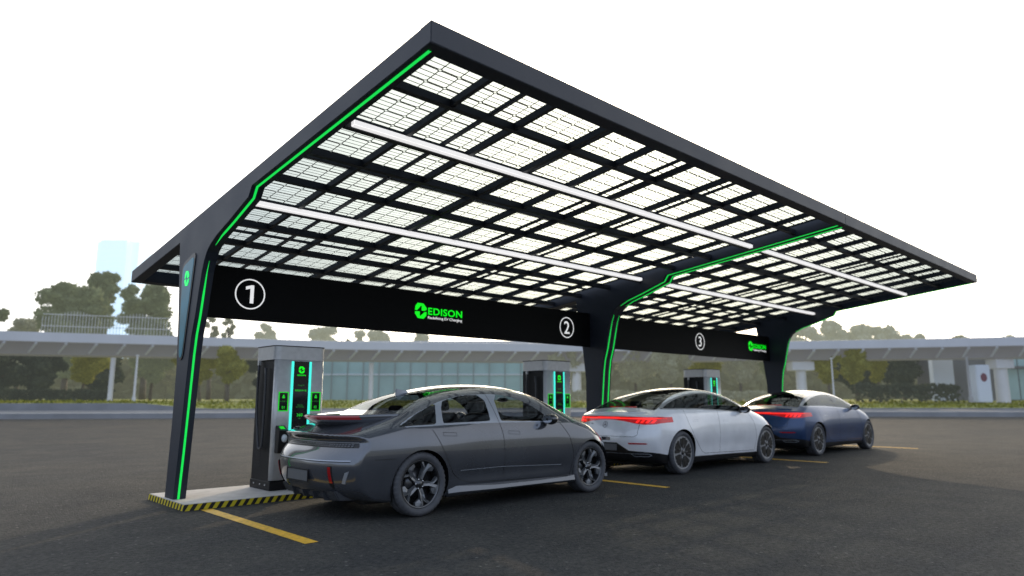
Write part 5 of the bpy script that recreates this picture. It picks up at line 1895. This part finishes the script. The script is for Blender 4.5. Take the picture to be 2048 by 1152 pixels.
fr = facade_frame(1850, 1890, 63); org = fr[0]
bl = thing('corner_building', 'plain pale block with a dark recessed side under the footbridge at the right', 'building', org)
bm = bmesh.new(); facade_box(bm, fr, 0, fr[3], .95, 5.2, -.6, 0, org); obj('wall', bm, M['pale_wall'], bl)
fr2 = facade_frame(1891, 1975, 64.5)
bm = bmesh.new(); facade_box(bm, fr2, 0, fr2[3], .95, 6.2, -6, 0, org); obj('recess_wall', bm, M['dark_wall'], bl)
bm = bmesh.new(); facade_box(bm, fr2, 1.6, 3.0, 1.2, 3.9, 0, .04, org); obj('window', bm, M['teal_wall'], bl)

fr = facade_frame(1934, 1962, 57.5); org = fr[0] + fr[1] * fr[3] / 2
ks = thing('kiosk', 'narrow white kiosk with a reddish round emblem beside the bridge column', 'kiosk', org)
bm = bmesh.new(); facade_box(bm, fr, 0, fr[3], 1.0, 4.1, -1.0, 0, org)
bmesh.ops.bevel(bm, geom=bm.edges[:], offset=.06, segments=2, affect='EDGES'); obj('body', bm, M['pale_wall'], ks)
bm = bmesh.new(); a, t, nn, L_ = fr
seg = 24; c = a + t * L_ * .5 + nn * .01 + Vector((0, 0, 3.05)) - org
rg_ = [bm.verts.new(c + t * .27 * math.cos(q) + Vector((0, 0, .36 * math.sin(q)))) for q in [2 * math.pi * k / seg for k in range(seg)]]
bm.faces.new(rg_); bmesh.ops.recalc_face_normals(bm, faces=bm.faces[:]); obj('emblem', bm, mat('faded_red', (0.22, 0.10, 0.11), 0.7), ks)

fr = facade_frame(1978, 2300, 66); org = fr[0] + fr[1] * fr[3] / 2
sh = thing('shop_building', 'glass-fronted shop with a dark canopy line at the far right', 'building', org)
bm = bmesh.new(); facade_box(bm, fr, 0, fr[3], .95, 6.4, -10, -.25, org); obj('wall', bm, M['dark_wall'], sh)
n = 8
for k in range(n):
    for z0, z1 in ((1.2, 4.1), (4.4, 6.2)):
        bm = bmesh.new(); facade_box(bm, fr, fr[3] * k / n + .08, fr[3] * (k + 1) / n - .08, z0, z1, -.2, -.1, org); obj('window', bm, M['teal_wall'], sh)
bm = bmesh.new(); facade_box(bm, fr, 0, fr[3], 4.15, 4.35, -.2, .7, org); obj('shop_canopy', bm, M['dark_wall'], sh)

# trees --------------------------------------------------------------------
def tree(name, label, u, depth, top_v, halfpx, leaf, group, z0=1.0, crown_from=.35, dens=1.0, leafs=.34, clumps=26, cat='tree'):
    base = spot(u, depth, z0)
    H = hgt(top_v, depth) - z0
    rad = halfpx / F_PX * depth
    t = thing(name, label, cat, base, random.uniform(0, 6.28), group)
    bm = bmesh.new()
    lean = Vector((random.uniform(-.3, .3), random.uniform(-.3, .3), 0))
    tr = .02 * H + .05
    trunk_top = H * max(crown_from + .25, .55)
    pth = [Vector((0, 0, -.2)), Vector((0, 0, H * .15)) + lean * .2, Vector((0, 0, H * .35)) + lean * .6, Vector((0, 0, trunk_top)) + lean]
    tube(bm, pth, [tr * 1.25, tr, tr * .8, tr * .3], 8)
    cl = []
    zc0 = H * crown_from
    for k in range(clumps):
        f = (k + random.random()) / clumps
        z = zc0 + (H - zc0) * f
        prof = math.sin(math.pi * min(1, .16 + .84 * (1 - f) ** .75)) ** .7
        a = random.uniform(0, 6.28); rr = rad * prof * random.random() ** .6 * .82
        c = Vector((rr * math.cos(a), rr * math.sin(a), z)) + lean
        r = rad * random.uniform(.20, .36) * (.6 + .5 * prof)
        c.z = min(c.z, H - r * .75)
        cl.append((c, r))
        if k % 3 == 0:
            st = pth[2].lerp(pth[3], random.random())
            tube(bm, [st, st.lerp(c, .5) + Vector((0, 0, .15)), c], [tr * .32, tr * .2, tr * .06], 5)
    obj('trunk', bm, M['bark_haze' if leaf == 'leaf_haze' else 'bark'], t, True)
    V = []; Fc = []
    for c, r in cl:
        n = int(190 * dens)
        for _ in range(n):
            d = rng.normal(size=3); d /= np.linalg.norm(d)
            q = np.array(c) + d * r * (0.35 + .65 * rng.random() ** .5) * np.array([1, 1, .8])
            s = leafs * .72 * (.6 + .8 * rng.random())
            a = rng.normal(size=3); a /= np.linalg.norm(a); b = np.cross(a, d); b /= np.linalg.norm(b) + 1e-9
            i = len(V)
            V += [tuple(q - a * s), tuple(q + b * s * .55), tuple(q + a * s), tuple(q - b * s * .55)]
            Fc.append((i, i + 1, i + 2, i + 3))
    me = bpy.data.meshes.new('crown'); me.from_pydata(V, [], Fc); me.update()
    obj('crown', me, M[leaf], t)
    return t

G1 = 'trees rising behind the footbridge'
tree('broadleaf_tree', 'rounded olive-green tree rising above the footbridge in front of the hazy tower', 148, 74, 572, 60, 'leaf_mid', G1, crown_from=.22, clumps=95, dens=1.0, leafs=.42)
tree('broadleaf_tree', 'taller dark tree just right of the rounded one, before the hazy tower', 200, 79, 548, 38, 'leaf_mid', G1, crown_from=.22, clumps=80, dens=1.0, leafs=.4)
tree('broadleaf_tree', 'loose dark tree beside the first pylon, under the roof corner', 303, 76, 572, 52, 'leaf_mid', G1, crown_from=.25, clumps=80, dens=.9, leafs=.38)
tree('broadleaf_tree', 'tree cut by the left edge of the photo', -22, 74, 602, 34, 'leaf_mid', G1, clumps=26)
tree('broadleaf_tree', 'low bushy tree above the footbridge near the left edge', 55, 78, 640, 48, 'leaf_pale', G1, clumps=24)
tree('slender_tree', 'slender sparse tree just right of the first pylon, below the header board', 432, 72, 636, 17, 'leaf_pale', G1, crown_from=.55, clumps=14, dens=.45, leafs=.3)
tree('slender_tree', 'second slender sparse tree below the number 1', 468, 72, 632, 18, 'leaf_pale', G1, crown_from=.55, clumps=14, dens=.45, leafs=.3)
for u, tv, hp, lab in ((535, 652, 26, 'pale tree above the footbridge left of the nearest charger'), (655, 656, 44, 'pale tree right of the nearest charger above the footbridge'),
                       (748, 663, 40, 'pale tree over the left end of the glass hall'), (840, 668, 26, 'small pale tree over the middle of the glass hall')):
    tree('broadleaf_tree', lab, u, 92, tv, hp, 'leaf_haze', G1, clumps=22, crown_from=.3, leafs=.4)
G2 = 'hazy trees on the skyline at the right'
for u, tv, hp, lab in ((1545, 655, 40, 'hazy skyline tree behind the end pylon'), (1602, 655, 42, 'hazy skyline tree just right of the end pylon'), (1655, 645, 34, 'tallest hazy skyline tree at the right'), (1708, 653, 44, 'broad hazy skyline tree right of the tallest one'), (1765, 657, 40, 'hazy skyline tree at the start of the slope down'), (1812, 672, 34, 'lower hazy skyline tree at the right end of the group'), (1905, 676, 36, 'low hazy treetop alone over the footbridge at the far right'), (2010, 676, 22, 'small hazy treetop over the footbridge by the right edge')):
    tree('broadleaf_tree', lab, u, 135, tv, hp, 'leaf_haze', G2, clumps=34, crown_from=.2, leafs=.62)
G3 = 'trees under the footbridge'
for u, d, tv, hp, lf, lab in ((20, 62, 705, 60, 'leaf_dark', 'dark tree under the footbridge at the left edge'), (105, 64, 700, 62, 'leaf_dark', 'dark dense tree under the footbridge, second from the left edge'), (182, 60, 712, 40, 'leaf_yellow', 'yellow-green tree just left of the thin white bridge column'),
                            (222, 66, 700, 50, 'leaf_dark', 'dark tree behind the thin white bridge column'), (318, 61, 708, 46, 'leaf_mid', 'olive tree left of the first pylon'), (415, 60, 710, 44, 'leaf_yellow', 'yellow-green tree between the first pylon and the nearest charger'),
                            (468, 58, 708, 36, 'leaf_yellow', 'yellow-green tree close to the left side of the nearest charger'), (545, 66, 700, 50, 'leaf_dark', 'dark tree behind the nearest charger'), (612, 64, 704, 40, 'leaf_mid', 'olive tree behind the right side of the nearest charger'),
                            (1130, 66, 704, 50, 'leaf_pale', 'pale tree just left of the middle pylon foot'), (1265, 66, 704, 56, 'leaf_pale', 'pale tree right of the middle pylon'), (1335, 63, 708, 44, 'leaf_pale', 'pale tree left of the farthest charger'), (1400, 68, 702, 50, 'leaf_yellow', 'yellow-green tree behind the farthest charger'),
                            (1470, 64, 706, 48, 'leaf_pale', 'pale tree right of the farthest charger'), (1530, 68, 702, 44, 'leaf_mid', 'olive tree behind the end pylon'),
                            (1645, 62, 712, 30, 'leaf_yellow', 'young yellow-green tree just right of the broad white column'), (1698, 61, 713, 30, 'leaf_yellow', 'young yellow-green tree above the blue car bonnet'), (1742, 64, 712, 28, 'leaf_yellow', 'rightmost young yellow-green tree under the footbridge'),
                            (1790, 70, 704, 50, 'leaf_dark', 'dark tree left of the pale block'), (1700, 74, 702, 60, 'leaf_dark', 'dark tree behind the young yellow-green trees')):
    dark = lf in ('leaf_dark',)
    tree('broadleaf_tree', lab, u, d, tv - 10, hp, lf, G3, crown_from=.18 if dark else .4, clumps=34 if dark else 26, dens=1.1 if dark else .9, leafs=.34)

# clipped hedges
def hedge(u0, u1, depth, z0, z1, leaf, label):
    fr = facade_frame(u0, u1, depth); org = fr[0] + fr[1] * fr[3] / 2
    V = []; Fc = []
    n = int(fr[3] * 130)
    for _ in range(n):
        s = random.uniform(0, fr[3]); o = random.uniform(-.9, 0); z = z0 + (z1 - z0) * math.sqrt(random.random()) * (1 + .06 * math.sin(s * 2.1))
        q = np.array(fr[0] + fr[1] * s + fr[2] * o + Vector((0, 0, z)) - org)
        a = rng.normal(size=3); a /= np.linalg.norm(a); b = rng.normal(size=3); b -= a * b.dot(a); b /= np.linalg.norm(b)
        sz = .15 + .12 * random.random(); i = len(V)
        V += [tuple(q - a * sz), tuple(q + b * sz * .6), tuple(q + a * sz), tuple(q - b * sz * .6)]; Fc.append((i, i + 1, i + 2, i + 3))
    t = bpy.data.meshes.new('hedge'); t.from_pydata([tuple(v) for v in V], [], Fc); t.update()
    o = obj('hedge', t, M[leaf]); o.location = org
    tag(o, label, 'hedge', 'hedges along the far verge')
hedge(1700, 1905, 59, 1.0, 2.5, 'leaf_dark', 'dark clipped hedge at the right, left of the kiosk')
hedge(-60, 235, 56, .95, 2.0, 'leaf_dark', 'low dark hedge at the left edge under the footbridge')
hedge(1080, 1560, 60, .95, 1.9, 'leaf_pale', 'pale low hedge behind the white and blue cars')

# far wood closing the view
V = []; Fc = []
for _ in range(38000):
    u = random.uniform(-700, 2800); d = random.uniform(92, 118)
    top_z = 7.4 + 1.0 * math.sin(u * .011) + .8 * math.sin(u * .037 + 1) + .5 * math.sin(u * .09)
    z = .6 + (top_z - .6) * random.random()
    p = np.array(spot(u, d, z))
    a = rng.normal(size=3); a /= np.linalg.norm(a); b = rng.normal(size=3); b -= a * b.dot(a); b /= np.linalg.norm(b)
    s = .7 + .6 * random.random(); i = len(V)
    V += [tuple(p - a * s), tuple(p + b * s * .6), tuple(p + a * s), tuple(p - b * s * .6)]; Fc.append((i, i + 1, i + 2, i + 3))
me = bpy.data.meshes.new('wood'); me.from_pydata(V, [], Fc); me.update()
o = obj('distant_wood', me, M['leaf_wood']); o['kind'] = 'stuff'

# low hills in view; taller unseen hills added to darken car reflections
bm = bmesh.new(); prev = None
for k in range(241):
    a = 2 * math.pi * k / 240
    da = math.degrees((a - YAW + math.pi) % (2 * math.pi) - math.pi)
    behind = float(sstep(np.array(abs(da)), 42, 62))
    hill = 15.5 + 4 * math.sin(a * 7 + .5) + 3 * math.sin(a * 19) + 1.2 * math.sin(a * 53)
    hill = hill * (1 - behind) + behind * (34 + 9 * math.sin(a * 5) + 5 * math.sin(a * 13 + 2))
    c, s = math.cos(a), math.sin(a)
    row = [bm.verts.new((c * r_, s * r_, z)) for r_, z in ((205, -.5), (225, hill * .55), (250, hill * .85), (280, hill))]
    if prev:
        for i in range(3): bm.faces.new((prev[i], row[i], row[i + 1], prev[i + 1]))
    prev = row
bmesh.ops.remove_doubles(bm, verts=bm.verts[:], dist=.01)
bmesh.ops.recalc_face_normals(bm, faces=bm.faces[:])
struct('hills', bm, M['hill_m'], True)
